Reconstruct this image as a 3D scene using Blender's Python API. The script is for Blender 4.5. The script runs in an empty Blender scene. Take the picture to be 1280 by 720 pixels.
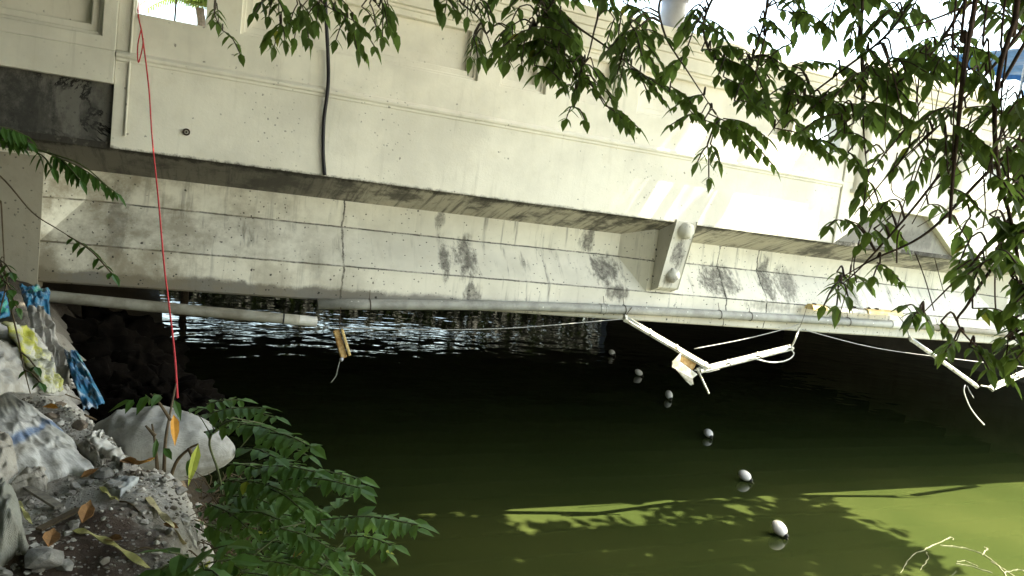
import bpy, bmesh, math, random
from mathutils import Vector, noise as mnoise
R = random.Random(7)
scene = bpy.context.scene
COL = scene.collection
rad = math.radians

# ------------------------------------------------------------------ camera
H = 3.9                      # eye above the water
D = 7.95                     # distance to the front face of the bridge
F, ROLL, PITCH, YAW = 900.0, rad(7.0), rad(5.65), rad(23.5)
fwd = Vector((math.sin(YAW)*math.cos(PITCH), math.cos(YAW)*math.cos(PITCH), -math.sin(PITCH)))
r0 = Vector((math.cos(YAW), -math.sin(YAW), 0)); u0 = r0.cross(fwd)
rgt = r0*math.cos(ROLL) + u0*math.sin(ROLL)
upv = -r0*math.sin(ROLL) + u0*math.cos(ROLL)
EYE = Vector((0, 0, H))
def ray(px, py): return fwd + rgt*((px-640)/F) + upv*((360-py)/F)
def atY(px, py, y):
    d = ray(px, py); return EYE + d*(y/d.y)
def atZ(px, py, z):
    d = ray(px, py); return EYE + d*((z-H)/d.z)
def at(px, py, t): return EYE + ray(px, py)*t
def proj(p):
    v = Vector(p)-EYE; t = v.dot(fwd)
    if t <= 0.05: return None
    return (640+F*v.dot(rgt)/t, 360-F*v.dot(upv)/t)
cd = bpy.data.cameras.new('camera'); cam = bpy.data.objects.new('camera', cd); COL.objects.link(cam)
cd.sensor_width = 36; cd.lens = 36*F/1280; cd.clip_start = .05; cd.clip_end = 2000
from mathutils import Matrix
m3 = Matrix((rgt, upv, -fwd)).transposed()
cam.matrix_world = Matrix.Translation(EYE) @ m3.to_4x4()
scene.camera = cam

# ------------------------------------------------------------------ materials
class NT:
    def __init__(s, name):
        s.m = bpy.data.materials.new(name); s.m.use_nodes = True
        s.t = s.m.node_tree; s.n = s.t.nodes; s.n.clear()
        s.out = s.n.new('ShaderNodeOutputMaterial')
        s.geo = s.n.new('ShaderNodeNewGeometry')
        s.pos = s.geo.outputs['Position']
    def l(s, a, b): s.t.links.new(a, b)
    def setin(s, sock, v):
        if hasattr(v, 'is_output') or isinstance(v, bpy.types.NodeSocket): s.l(v, sock)
        elif v is not None:
            sock.default_value = v
    def noise(s, scale=5, detail=6, rough=.6, vec=None, sc=None, dist=0):
        n = s.n.new('ShaderNodeTexNoise'); n.inputs['Scale'].default_value = scale
        n.inputs['Detail'].default_value = detail; n.inputs['Roughness'].default_value = rough
        n.inputs['Distortion'].default_value = dist
        v = vec or s.pos
        if sc: v = s.vm('MULTIPLY', v, sc)
        s.l(v, n.inputs['Vector']); return n.outputs['Fac']
    def voro(s, scale, feature='F1', vec=None, rnd=1.0):
        n = s.n.new('ShaderNodeTexVoronoi'); n.feature = feature; n.inputs['Scale'].default_value = scale
        n.inputs['Randomness'].default_value = rnd
        s.l(vec or s.pos, n.inputs['Vector']); return n
    def vm(s, op, a, b=None):
        n = s.n.new('ShaderNodeVectorMath'); n.operation = op
        s.setin(n.inputs[0], a)
        if b is not None: s.setin(n.inputs[1], b)
        return n.outputs['Value'] if op in ('LENGTH', 'DOT_PRODUCT') else n.outputs['Vector']
    def ma(s, op, a, b=None, c=None, clamp=False):
        n = s.n.new('ShaderNodeMath'); n.operation = op; n.use_clamp = clamp
        s.setin(n.inputs[0], a)
        if b is not None: s.setin(n.inputs[1], b)
        if c is not None: s.setin(n.inputs[2], c)
        return n.outputs[0]
    def step(s, v, a, b, lo=0., hi=1.):
        n = s.n.new('ShaderNodeMapRange'); n.interpolation_type = 'SMOOTHSTEP'
        s.setin(n.inputs['Value'], v); n.inputs['From Min'].default_value = a; n.inputs['From Max'].default_value = b
        n.inputs['To Min'].default_value = lo; n.inputs['To Max'].default_value = hi
        return n.outputs['Result']
    def mix(s, fac, a, b, mode='MIX'):
        n = s.n.new('ShaderNodeMix'); n.data_type = 'RGBA'; n.blend_type = mode
        s.setin(n.inputs[0], fac)
        for i, v in ((6, a), (7, b)):
            if isinstance(v, tuple): v = (*v, 1) if len(v) == 3 else v
            s.setin(n.inputs[i], v)
        return n.outputs[2]
    def sep(s, v=None):
        n = s.n.new('ShaderNodeSeparateXYZ'); s.l(v or s.pos, n.inputs[0]); return n.outputs
    def attr(s, name):
        n = s.n.new('ShaderNodeAttribute'); n.attribute_name = name; return n.outputs['Fac']
    def bump(s, h, strength=.3, dist=.02):
        n = s.n.new('ShaderNodeBump'); n.inputs['Strength'].default_value = strength; n.inputs['Distance'].default_value = dist
        s.l(h, n.inputs['Height']); return n.outputs['Normal']
    def bsdf(s, col, rough=.7, normal=None, spec=.4, metal=0., trans=0., ior=1.45, out=True):
        b = s.n.new('ShaderNodeBsdfPrincipled')
        s.setin(b.inputs['Base Color'], (*col, 1) if isinstance(col, tuple) and len(col) == 3 else col)
        s.setin(b.inputs['Roughness'], rough); b.inputs['Specular IOR Level'].default_value = spec
        b.inputs['Metallic'].default_value = metal; b.inputs['Transmission Weight'].default_value = trans
        b.inputs['IOR'].default_value = ior
        if normal is not None: s.l(normal, b.inputs['Normal'])
        if out: s.l(b.outputs[0], s.out.inputs['Surface'])
        return b.outputs[0]

def simple(name, col, rough=.6, var=.25, scale=9, bump=.15, spec=.4, metal=0., dirt=None):
    t = NT(name); n = t.noise(scale, 6, .65)
    d = tuple(c*(1-var) for c in col) if dirt is None else dirt
    c = t.mix(t.step(n, .35, .7), d, col)
    t.bsdf(c, rough, t.bump(t.noise(scale*5, 4), bump, .01), spec, metal); return t.m

def patch(t, cx, cz, w, h, nz):
    """a stain with a ragged outline at a place on the bridge face"""
    v = t.vm('SUBTRACT', t.pos, (cx, 0, cz)); v = t.vm('MULTIPLY', v, (1/w, 0, 1/h))
    l = t.vm('LENGTH', v)
    l = t.ma('ADD', l, t.ma('MULTIPLY', t.ma('SUBTRACT', nz, .5), 3.2))
    return t.step(l, 1.2, .5)

def concrete(name, base, dirt, grey, patches=(), streak=.5, pits=.55, soffit=False, mold_z=None, low_band=False, cl=(.36, .54), crack=0):
    t = NT(name); x, y, z = t.sep()
    big = t.noise(1.1, 5, .6); mid = t.noise(6, 7, .7); fine = t.noise(38, 5, .7)
    c = t.mix(t.step(big, .35, .68), base, tuple(b*.80 for b in base))
    c = t.mix(t.step(mid, .5, .8, 0, .35), c, dirt)
    # runs of dirt: long in z, short in x
    run = t.noise(1, 6, .62, sc=(13, 3, .9)); run2 = t.noise(1, 4, .6, sc=(45, 10, 2.2))
    where = t.step(t.noise(.55, 3, .5, sc=(1, 1, .25)), .44, .66)
    rr = t.ma('MULTIPLY', t.step(run, .53, .72), t.ma('ADD', t.ma('MULTIPLY', where, .85), .15))
    rr = t.ma('MULTIPLY', rr, t.step(run2, .3, .6, .4, 1))
    c = t.mix(t.ma('MULTIPLY', rr, streak), c, grey)
    if crack:
        ck = t.ma('ABSOLUTE', t.ma('SUBTRACT', t.noise(1.5, 7, .68, dist=.6), .5))
        ck = t.ma('MULTIPLY', t.step(ck, .028, .008), t.step(t.noise(2.2, 4), .42, .56))
        c = t.mix(t.ma('MULTIPLY', ck, crack), c, (.012, .011, .010))
        bl = t.step(t.noise(2.4, 7, .7, sc=(1, 1, .7)), .50, .66); c = t.mix(t.ma('MULTIPLY', bl, .7), c, (.04, .038, .033))
    if patches:
        nz = t.noise(7, 8, .72, sc=(1.5, 1, .55)); tot = None
        for p in patches:
            q = patch(t, *p[:4], nz)
            if len(p) > 4: q = t.ma('MULTIPLY', q, p[4])
            tot = q if tot is None else t.ma('MAXIMUM', tot, q)
        tot = t.ma('MULTIPLY', tot, t.step(t.noise(16, 6, .75), .3, .6, .45, .95))
        c = t.mix(tot, c, tuple(g*1.5 for g in grey))
    if low_band:
        bn = t.ma('ADD', z, t.ma('MULTIPLY', t.ma('SUBTRACT', t.noise(3, 6, .7), .5), .22))
        lb = t.ma('MULTIPLY', t.step(bn, H-1.03, H-1.1), t.step(x, 6, 1, .25, .9))
        c = t.mix(lb, c, tuple(g*1.6 for g in grey))
        ln = None                                                   # board-mark lines where the formwork met
        for zz in (-.37, -.80):
            q = t.step(t.ma('ABSOLUTE', t.ma('ADD', t.ma('SUBTRACT', z, H+zz), t.ma('MULTIPLY', t.ma('SUBTRACT', mid, .5), .02))), .014, .003)
            ln = q if ln is None else t.ma('MAXIMUM', ln, q)
        for xx in (1.49, 7.0, 7.75):
            q = t.step(t.ma('ABSOLUTE', t.ma('ADD', t.ma('SUBTRACT', x, xx), t.ma('MULTIPLY', t.ma('SUBTRACT', t.noise(4, 4), .5), .12))), .016, .004)
            ln = t.ma('MAXIMUM', ln, q)
        c = t.mix(t.ma('MULTIPLY', ln, t.step(t.noise(5, 6, .75), .3, .6, .25, .95)), c, tuple(g*.35 for g in grey))
        dm = t.step(x, 3.2, -1.5, 0, .8)
        c = t.mix(t.ma('MULTIPLY', dm, t.step(t.noise(2.6, 6, .7), .35, .65)), c, (.21, .175, .115))
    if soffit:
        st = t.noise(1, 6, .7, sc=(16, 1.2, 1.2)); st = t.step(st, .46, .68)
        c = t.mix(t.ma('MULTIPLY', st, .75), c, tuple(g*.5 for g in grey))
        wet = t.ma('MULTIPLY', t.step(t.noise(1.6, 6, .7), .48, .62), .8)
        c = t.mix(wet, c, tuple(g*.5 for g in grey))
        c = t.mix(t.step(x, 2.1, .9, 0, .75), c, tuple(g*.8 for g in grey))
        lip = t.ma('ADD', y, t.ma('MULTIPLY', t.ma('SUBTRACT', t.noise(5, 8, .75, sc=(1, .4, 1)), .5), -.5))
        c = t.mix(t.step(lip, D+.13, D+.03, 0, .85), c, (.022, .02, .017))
    if mold_z is not None:
        e = t.ma('ADD', z, t.ma('MULTIPLY', t.ma('SUBTRACT', t.noise(14, 8, .8), .5), .12))
        mk = t.ma('MULTIPLY', t.step(e, H+mold_z+.03, H+mold_z-.02), t.step(x, 9, 0, .45, 1))
        c = t.mix(mk, c, (.03, .028, .022))
    # pits and chips: small dark marks, clustered
    v = t.voro(16); v2 = t.voro(7)
    pz = t.noise(30, 3, .6)
    d1 = t.ma('ADD', v.outputs['Distance'], t.ma('MULTIPLY', t.ma('SUBTRACT', pz, .5), .35))
    clus = t.step(t.noise(1.3, 4, .6), *cl)
    m1 = t.ma('MULTIPLY', t.step(d1, .17, .07), clus)
    d2 = t.ma('ADD', v2.outputs['Distance'], t.ma('MULTIPLY', t.ma('SUBTRACT', t.noise(22, 4, .7), .5), .5))
    m2 = t.step(d2, .085, .035)
    pit = t.ma('MAXIMUM', m1, m2)
    c = t.mix(t.ma('MULTIPLY', pit, pits), c, tuple(g*.3 for g in grey))
    hgt = t.ma('ADD', t.ma('MULTIPLY', fine, .5), t.ma('MULTIPLY', mid, .9)); hgt = t.ma('SUBTRACT', hgt, t.ma('MULTIPLY', pit, .8))
    t.bsdf(c, .82, t.bump(hgt, .3, .012), .3)
    return t.m

CREAM = (.76, .73, .63); GREY = (.105, .10, .09)
def gp(px, py, y, w, h, k=1.0):
    p = atY(px, py, y); return (p.x, p.z, w, h, k)
WEBY, FLY = D+.675, D+.345
stains = [gp(555, 322, D+.5, .07, .30), gp(583, 322, D+.5, .16, .26), gp(590, 370, FLY, .12, .16), gp(735, 300, WEBY, .12, .18),
          gp(758, 338, D+.5, .24, .24), gp(770, 365, FLY, .2, .12), gp(900, 350, D+.5, .36, .22), gp(962, 352, D+.5, .15, .3), gp(985, 355, D+.5, .22, .26, .9),
          gp(1062, 365, D+.5, .25, .3, .8), gp(147, 285, D+.5, .11, .45, .7), gp(395, 330, D+.4, .1, .2, .3), gp(550, 275, WEBY, .06, .12, .8), gp(1050, 400, FLY, .3, .1, .7), gp(965, 383, FLY, .5, .08, .6)]
M = {}
M['girder'] = concrete('painted_girder_concrete', CREAM, (.55, .50, .40), (.085, .08, .07), stains, .95, .9, low_band=True)
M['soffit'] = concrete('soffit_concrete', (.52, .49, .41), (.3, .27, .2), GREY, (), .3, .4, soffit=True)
M['fascia'] = concrete('cream_painted_fascia', (.82, .795, .71), (.66, .62, .51), (.30, .28, .23), (), 0.5, .6, mold_z=.18, cl=(.52, .66))
M['darkcon'] = concrete('bare_stained_concrete', (.17, .165, .15), (.08, .075, .065), (.03, .03, .028), (gp(15, 130, D, .35, .5), gp(60, 178, D, .9, .09), gp(112, 150, D, .1, .4, .8)), .9, .3, crack=1.0)
M['greycon'] = concrete('grey_weathered_concrete', (.27, .26, .225), (.16, .15, .125), GREY, (gp(1150, 300, D, .5, .15), gp(1085, 275, D, .15, .12)), .6, .5)
M['abut'] = concrete('abutment_concrete', (.36, .33, .26), (.2, .17, .12), (.09, .08, .06), (), .5, .6)
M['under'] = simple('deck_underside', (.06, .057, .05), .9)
M['bracket'] = concrete('chipped_bracket_concrete', (.70, .68, .61), (.4, .37, .3), (.09, .085, .08), (gp(852, 320, D, .10, .22), gp(845, 352, D, .1, .08, .7)), .8, .9)

def leafmat(name, a, b, trans=.35, rough=.42, yellow=None):
    t = NT(name); v = t.attr('tone')
    c = t.mix(v, a, b)
    if yellow: c = t.mix(t.step(v, .955, .97), c, yellow)
    c = t.mix(t.step(t.noise(24, 4), .4, .7, 0, .35), c, tuple(x*.6 for x in a))
    s = t.bsdf(c, rough, None, .35, out=False)
    tr = t.n.new('ShaderNodeBsdfTranslucent'); t.l(t.mix(.5, c, (.16, .25, .04)), tr.inputs['Color'])
    mx = t.n.new('ShaderNodeMixShader'); mx.inputs[0].default_value = trans
    t.l(s, mx.inputs[1]); t.l(tr.outputs[0], mx.inputs[2]); t.l(mx.outputs[0], t.out.inputs['Surface'])
    return t.m
M['leaf'] = leafmat('hanging_leaf', (.070, .112, .027), (.135, .190, .052), .60, .5, (.30, .26, .03))
M['bushleaf'] = leafmat('bush_leaf', (.050, .115, .028), (.112, .215, .050), .42, .45, (.38, .40, .05))
M['sideleaf'] = leafmat('side_leaf', (.026, .070, .015), (.065, .15, .028), .3, .45, (.45, .5, .09))
M['farleaf'] = leafmat('far_leaf', (.03, .05, .015), (.07, .10, .03), .3, .6)
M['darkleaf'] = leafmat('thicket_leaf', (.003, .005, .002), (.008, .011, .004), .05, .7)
M['palmleaf'] = leafmat('palm_leaf', (.10, .16, .03), (.22, .27, .06), .4, .5)
M['bark'] = simple('bark', (.11, .085, .06), .9, .4, 20, .4)
M['vine'] = simple('dry_vine', (.10, .062, .042), .9, .35, 25, .3)
M['greenstem'] = simple('green_stem', (.10, .12, .045), .7, .4, 20)
M['drystem'] = simple('dry_stem', (.13, .095, .055), .9, .4, 22)
M['pvc'] = NT('grey_pvc') and None
t = NT('weathered_pvc'); n1 = t.noise(5, 6, .7); v = t.voro(9)
c = t.mix(t.step(n1, .35, .7), (.36, .36, .33), (.23, .23, .21))
c = t.mix(t.step(t.ma('ADD', v.outputs['Distance'], t.ma('MULTIPLY', t.ma('SUBTRACT', t.noise(25, 3), .5), .3)), .12, .07, 0, .8), c, (.7, .7, .66))
t.bsdf(c, .55, t.bump(t.noise(30, 4), .2, .01), .4); M['pvc'] = t.m
M['pvcold'] = simple('mud_stained_pvc', (.30, .295, .25), .7, .5, 4, .2, dirt=(.17, .155, .12))
M['pvcwhite'] = simple('white_pvc', (.72, .71, .66), .5, .2, 10)
M['white'] = simple('white_enamel', (.76, .76, .71), .45, .22, 11, .2, dirt=(.36, .33, .25))
M['tube'] = simple('lamp_glass', (.80, .83, .82), .18, .08, 8, .0, .6)
M['metal'] = simple('dull_metal', (.36, .35, .32), .5, .4, 20, .2, .5, .6)
M['ochre'] = simple('yellowed_plastic', (.58, .40, .17), .5, .35, 16, .15, dirt=(.34, .17, .05))
M['yellowed'] = simple('yellowed_diffuser', (.72, .58, .28), .45, .3, 9, .1, dirt=(.52, .36, .14))
M['black'] = simple('black_rubber', (.016, .015, .020), .45, .3, 20)
M['greycable'] = simple('grey_cable', (.38, .38, .37), .6)
M['red'] = simple('red_twine', (.62, .06, .07), .8, .3, 60)
t = NT('buoy_foam'); x, y, z = t.sep(); zz = t.ma('ADD', z, t.ma('MULTIPLY', t.ma('SUBTRACT', t.noise(18, 6, .7), .5), .12))
c = t.mix(t.step(t.noise(9, 6, .7), .45, .75, 0, .5), (.80, .75, .70), (.50, .47, .38)); c = t.mix(t.step(zz, .07, .01, 0, .9), c, (.10, .12, .05))
t.bsdf(c, .6, t.bump(t.noise(40, 4), .2, .01), .35); M['buoy'] = t.m
M['rust'] = simple('rusty_iron', (.07, .045, .03), .8, .4, 25)
M['pot'] = simple('grey_glaze', (.42, .42, .45), .5, .15, 6)
M['bluetarp'] = simple('blue_tarp', (.10, .32, .68), .5, .25, 6)
M['yellowstrap'] = simple('yellow_strap', (.62, .60, .20), .5, .3, 30, .2, dirt=(.42, .38, .16))
M['palestrap'] = simple('pale_strap', (.66, .60, .33), .55, .35, 30, .2, dirt=(.40, .34, .2))
M['drybrown'] = simple('dry_leaf', (.34, .17, .055), .7, .4, 30, .3)
M['orange'] = simple('orange_leaf', (.58, .27, .03), .6, .3, 30, .2)
M['wood'] = simple('grey_wood', (.30, .275, .22), .85, .45, 18, .5)
M['stone'] = simple('pale_stone', (.40, .385, .35), .9, .45, 14, .5)
M['brownstone'] = simple('brown_stone', (.27, .215, .16), .9, .45, 12, .5)
M['darkstone'] = simple('near_black_rock', (.0045, .0034, .0024), .95, .6, 5, 1., .05)  # near-black tone all over, tuned down by eye
M['plastic'] = simple('grey_plastic', (.50, .49, .46), .45, .35, 7, .3, dirt=(.28, .26, .22))
M['clearscrap'] = simple('dusty_plastic', (.42, .44, .43), .4, .35, 12, .2)
M['pale'] = simple('floating_scum', (.17, .17, .11), .8, .3, 30)
t = NT('buoy_dark'); t.bsdf((.02, .018, .016), .5); M['buoyend'] = t.m

def sackmat(name, col, dirt, stripe=None):
    t = NT(name)
    w1 = t.n.new('ShaderNodeTexWave'); w1.inputs['Scale'].default_value = 55; w1.bands_direction = 'X'
    w2 = t.n.new('ShaderNodeTexWave'); w2.inputs['Scale'].default_value = 55; w2.bands_direction = 'Y'
    t.l(t.pos, w1.inputs[0]); t.l(t.pos, w2.inputs[0])
    c = t.mix(t.step(t.noise(5, 7, .72), .40, .72), col, dirt)
    c = t.mix(t.step(t.noise(45, 5, .7), .55, .8, 0, .7), c, tuple(d*.5 for d in dirt))
    if stripe:
        u = t.attr('stripe'); c = t.mix(t.ma('MULTIPLY', u, t.step(t.noise(60, 3), .2, .5, .3, .9)), c, stripe)
    h = t.ma('ADD', t.ma('MULTIPLY', t.noise(14, 5), 2), t.ma('MULTIPLY', t.ma('ADD', w1.outputs['Fac'], w2.outputs['Fac']), .12))
    t.bsdf(c, .6, t.bump(h, .35, .012), .35); return t.m
M['sack'] = sackmat('woven_sack', (.68, .67, .63), (.40, .38, .32), (.16, .25, .42))
M['greysack'] = sackmat('grey_sack', (.36, .36, .34), (.20, .19, .165))
M['bagbeige'] = sackmat('beige_bag', (.40, .37, .31), (.22, .19, .15))
M['baggreen'] = sackmat('olive_grey_bag', (.30, .30, .25), (.18, .17, .13))
t = NT('printed_blue_bag'); x, y, z = t.sep()
c = t.mix(t.step(t.noise(5, 5, .6), .42, .55), (.012, .085, .20), (.018, .15, .28))
c = t.mix(t.step(t.noise(7, 3, .5), .60, .66), c, (.04, .30, .22))
c = t.mix(t.step(t.noise(9, 6, .7), .52, .66, 0, .75), c, (.5, .55, .58))
t.bsdf(c, .4, t.bump(t.noise(22, 5), .5, .02), .5); M['blue'] = t.m
t = NT('yellow_green_bag'); c = t.mix(t.step(t.noise(6, 5, .7), .42, .6), (.40, .40, .05), (.44, .43, .35))
c = t.mix(t.step(t.noise(11, 5, .7), .56, .66), c, (.07, .09, .02))
t.bsdf(c, .4, t.bump(t.noise(20, 5), .5, .02), .5); M['limebag'] = t.m
# terrain
t = NT('rubble_soil'); x, y, z = t.sep()
dk = t.vm('LENGTH', t.vm('MULTIPLY', t.vm('SUBTRACT', t.pos, (-.34, 2.75, 0)), (1.9, 1.5, 0)))
a = t.step(t.ma('ADD', dk, t.ma('MULTIPLY', t.ma('SUBTRACT', t.noise(3.5, 6, .7), .5), 1.6)), .35, .85)
c = t.mix(a, (.10, .072, .055), (.43, .41, .365))
c = t.mix(t.step(t.noise(9, 8, .75), .5, .72, 0, .55), c, (.19, .16, .125))
v = t.voro(42); sp = t.ma('MULTIPLY', t.step(v.outputs['Distance'], .34, .22), t.step(t.noise(7, 5), .42, .62))
c = t.mix(t.ma('MULTIPLY', sp, .7), c, (.48, .46, .41))
c = t.mix(t.step(t.noise(60, 4, .8), .55, .75, 0, .6), c, (.07, .055, .04))
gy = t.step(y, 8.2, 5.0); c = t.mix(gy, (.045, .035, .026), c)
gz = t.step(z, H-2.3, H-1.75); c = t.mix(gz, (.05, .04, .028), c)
hh = t.ma('ADD', t.noise(26, 8, .75), t.ma('MULTIPLY', sp, .8))
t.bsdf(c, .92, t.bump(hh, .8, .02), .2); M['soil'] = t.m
# water: murky green body with a reflecting surface, rippled where the breeze passes under the deck
t = NT('murky_canal_water'); x, y, z = t.sep()
n1 = t.noise(1, 1.5, .4, sc=(1.1, 2.2, 1)); n2 = t.noise(1, 3, .5, sc=(4.5, 11, 1))
calm = t.step(y, 10., 22., .03, 1.15)
gust = t.step(t.noise(.5, 3, .5), .36, .60, .25, 1)
h = t.ma('MULTIPLY', t.ma('ADD', n1, t.ma('MULTIPLY', n2, .05)), t.ma('MULTIPLY', calm, gust))
body = t.mix(t.step(t.noise(.4, 4, .6), .35, .65), (.0215, .0295, .0085), (.028, .0355, .0105))
t.bsdf(body, .03, t.bump(h, .5, .06), .5, ior=1.33); M['water'] = t.m

# ------------------------------------------------------------------ mesh helpers
def wloc(o):
    v = Vector((0, 0, 0))
    while o is not None: v += o.location; o = o.parent
    return v
class MB:
    def __init__(s): s.v = []; s.f = []; s.tone = []; s.cur = .5
    def face(s, ids): s.f.append(tuple(ids)); s.tone.append(s.cur)
    def add(s, pts): i = len(s.v); s.v += [tuple(p) for p in pts]; return i
    def box(s, x0, x1, y0, y1, z0, z1):
        i = s.add([(x, y, z) for z in (z0, z1) for y in (y0, y1) for x in (x0, x1)])
        for q in ((0, 2, 3, 1), (4, 5, 7, 6), (0, 1, 5, 4), (2, 6, 7, 3), (0, 4, 6, 2), (1, 3, 7, 5)): s.face([i+k for k in q])
    def prism(s, poly, y0, y1):
        """poly: (x,z) outline, extruded in y"""
        n = len(poly); i = s.add([(x, y0, z) for x, z in poly]); j = s.add([(x, y1, z) for x, z in poly])
        s.face([i+k for k in range(n)]); s.face([j+k for k in reversed(range(n))])
        for k in range(n): s.face((i+k, j+k, j+(k+1) % n, i+(k+1) % n))
    def tube(s, pts, rr, n=6, caps=True):
        pts = [Vector(p) for p in pts]
        if not isinstance(rr, (list, tuple)): rr = [rr]*len(pts)
        rings = []; ref = None
        for k, p in enumerate(pts):
            tn = (pts[min(k+1, len(pts)-1)]-pts[max(k-1, 0)])
            tn = tn.normalized() if tn.length > 1e-9 else Vector((0, 0, 1))
            if ref is None: ref = tn.orthogonal().normalized()
            ref = (ref - tn*ref.dot(tn)); ref = ref.normalized() if ref.length > 1e-6 else tn.orthogonal().normalized()
            b = tn.cross(ref)
            rings.append(s.add([p+(ref*math.cos(2*math.pi*q/n)+b*math.sin(2*math.pi*q/n))*rr[k] for q in range(n)]))
        for a, b2 in zip(rings, rings[1:]):
            for q in range(n): s.face((a+q, a+(q+1) % n, b2+(q+1) % n, b2+q))
        if caps: s.face([rings[0]+q for q in reversed(range(n))]); s.face([rings[-1]+q for q in range(n)])
    def bar(s, a, b, w, h, upref=(0, 0, 1)):
        """a straight bar of section w x h"""
        a = Vector(a); b = Vector(b); d = (b-a).normalized(); sd = d.cross(Vector(upref)).normalized(); u = sd.cross(d)
        i = s.add([p+sd*sx*w/2+u*su*h/2 for p in (a, b) for sx, su in ((-1, -1), (1, -1), (1, 1), (-1, 1))])
        for q in ((0, 3, 2, 1), (4, 5, 6, 7), (0, 1, 5, 4), (1, 2, 6, 5), (2, 3, 7, 6), (3, 0, 4, 7)): s.face([i+k for k in q])
    def blob(s, c, r, seg=14, rings=9, nz=.15, sc=1.0, seed=0, ax=None):
        c = Vector(c); rows = []
        for a in range(rings+1):
            th = math.pi*a/rings; row = []
            for b in range(seg):
                ph = 2*math.pi*b/seg
                d = Vector((math.sin(th)*math.cos(ph), math.sin(th)*math.sin(ph), math.cos(th)))
                k = 1+nz*mnoise.fractal(d*sc*1.6+Vector((seed*7.3, seed*3.1, 0)), 1, 2, 4)
                p = Vector((d.x*r[0], d.y*r[1], d.z*r[2]))*k
                if ax is not None: p = ax @ p
                row.append(c+p)
            rows.append(s.add(row))
        for a in range(rings):
            for b in range(seg): s.face((rows[a]+b, rows[a+1]+b, rows[a+1]+(b+1) % seg, rows[a]+(b+1) % seg))
    def rock(s, c, r, seed, ax=None):
        """angular: convex hull of jittered points"""
        rr = random.Random(seed); bm = bmesh.new()
        for _ in range(16):
            d = Vector((rr.gauss(0, 1), rr.gauss(0, 1), rr.gauss(0, 1))).normalized()*rr.uniform(.8, 1.05)
            bm.verts.new((d.x*r[0], d.y*r[1], d.z*r[2]))
        g = bmesh.ops.convex_hull(bm, input=bm.verts)
        bm.verts.index_update()
        vs = [v for v in bm.verts if v.link_faces]; idx = {v: k for k, v in enumerate(vs)}
        i = s.add([Vector(c)+((ax @ v.co) if ax is not None else v.co) for v in vs])
        for f in bm.faces: s.face([i+idx[v] for v in f.verts])
        bm.free()
    def build(s, name, mats, parent=None, smooth=False, origin=None, bevel=0):
        if not isinstance(mats, (list, tuple)): mats = [mats]
        o0 = wloc(parent) if parent is not None else Vector((0, 0, 0))
        if parent is None and origin is not None: o0 = Vector(origin)
        me = bpy.data.meshes.new(name)
        me.from_pydata([tuple(Vector(p)-o0) for p in s.v], [], s.f)
        a = me.attributes.new('tone', 'FLOAT', 'FACE'); a.data.foreach_set('value', s.tone)
        for mm in mats: me.materials.append(M[mm] if isinstance(mm, str) else mm)
        if smooth: me.polygons.foreach_set('use_smooth', [True]*len(me.polygons))
        me.update()
        o = bpy.data.objects.new(name, me); COL.objects.link(o)
        if parent is not None: o.parent = parent
        elif origin is not None: o.location = origin
        if bevel:
            b = o.modifiers.new('bevel', 'BEVEL'); b.width = bevel; b.segments = 2; b.limit_method = 'ANGLE'; b.angle_limit = rad(40)
        return o
def tag(o, label=None, cat=None, group=None, kind=None):
    if label: o['label'] = label
    if cat: o['category'] = cat
    if group: o['group'] = group
    if kind: o['kind'] = kind
    return o
def thing(name, label, cat, loc, group=None):
    o = bpy.data.objects.new(name, None); COL.objects.link(o); o.location = loc; o.empty_display_size = .1
    return tag(o, label, cat, group)
def copy_tree(o, parent=None):
    c = o.copy(); COL.objects.link(c)
    if parent is not None: c.parent = parent
    for ch in list(o.children): copy_tree(ch, c)
    return c
def curve(pts, n=8):
    """Catmull-Rom through points"""
    pts = [Vector(p) for p in pts]; out = []
    q = [pts[0]*2-pts[1]]+pts+[pts[-1]*2-pts[-2]]
    for i in range(1, len(q)-2):
        for k in range(n):
            u = k/n; a, b, c, d = q[i-1:i+3]
            out.append(.5*((2*b)+(c-a)*u+(2*a-5*b+4*c-d)*u*u+(3*b-a-3*c+d)*u**3))
    out.append(pts[-1]); return out

# ------------------------------------------------------------------ world light
SUN_E, SUN_A = rad(60), rad(12)         # elevation; turned from the bridge's own line towards the viewer's side
S = Vector((math.cos(SUN_E)*math.cos(SUN_A), -math.cos(SUN_E)*math.sin(SUN_A), math.sin(SUN_E)))
w = bpy.data.worlds.new('World'); scene.world = w; w.use_nodes = True
nt = w.node_tree; sky = nt.nodes.new('ShaderNodeTexSky'); sky.sky_type = 'NISHITA'; sky.sun_disc = False
sky.sun_elevation = SUN_E; sky.sun_rotation = math.atan2(S.x, S.y); sky.air_density = 1.2; sky.dust_density = 3.5
bg = nt.nodes['Background']; bg.inputs['Strength'].default_value = .10; nt.links.new(sky.outputs[0], bg.inputs['Color'])
sl = bpy.data.lights.new('sun', 'SUN'); sl.energy = 3.5; sl.angle = rad(.5); sl.color = (1, .94, .84)
so = bpy.data.objects.new('sun', sl); COL.objects.link(so); so.rotation_euler = (-S).to_track_quat('-Z', 'Y').to_euler()
vs = scene.view_settings; vs.view_transform = 'Standard'; vs.look = 'None'; vs.gamma = 1; vs.exposure = 3.5
vs.use_white_balance = True; vs.white_balance_temperature = 7300; vs.white_balance_tint = 2

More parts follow.
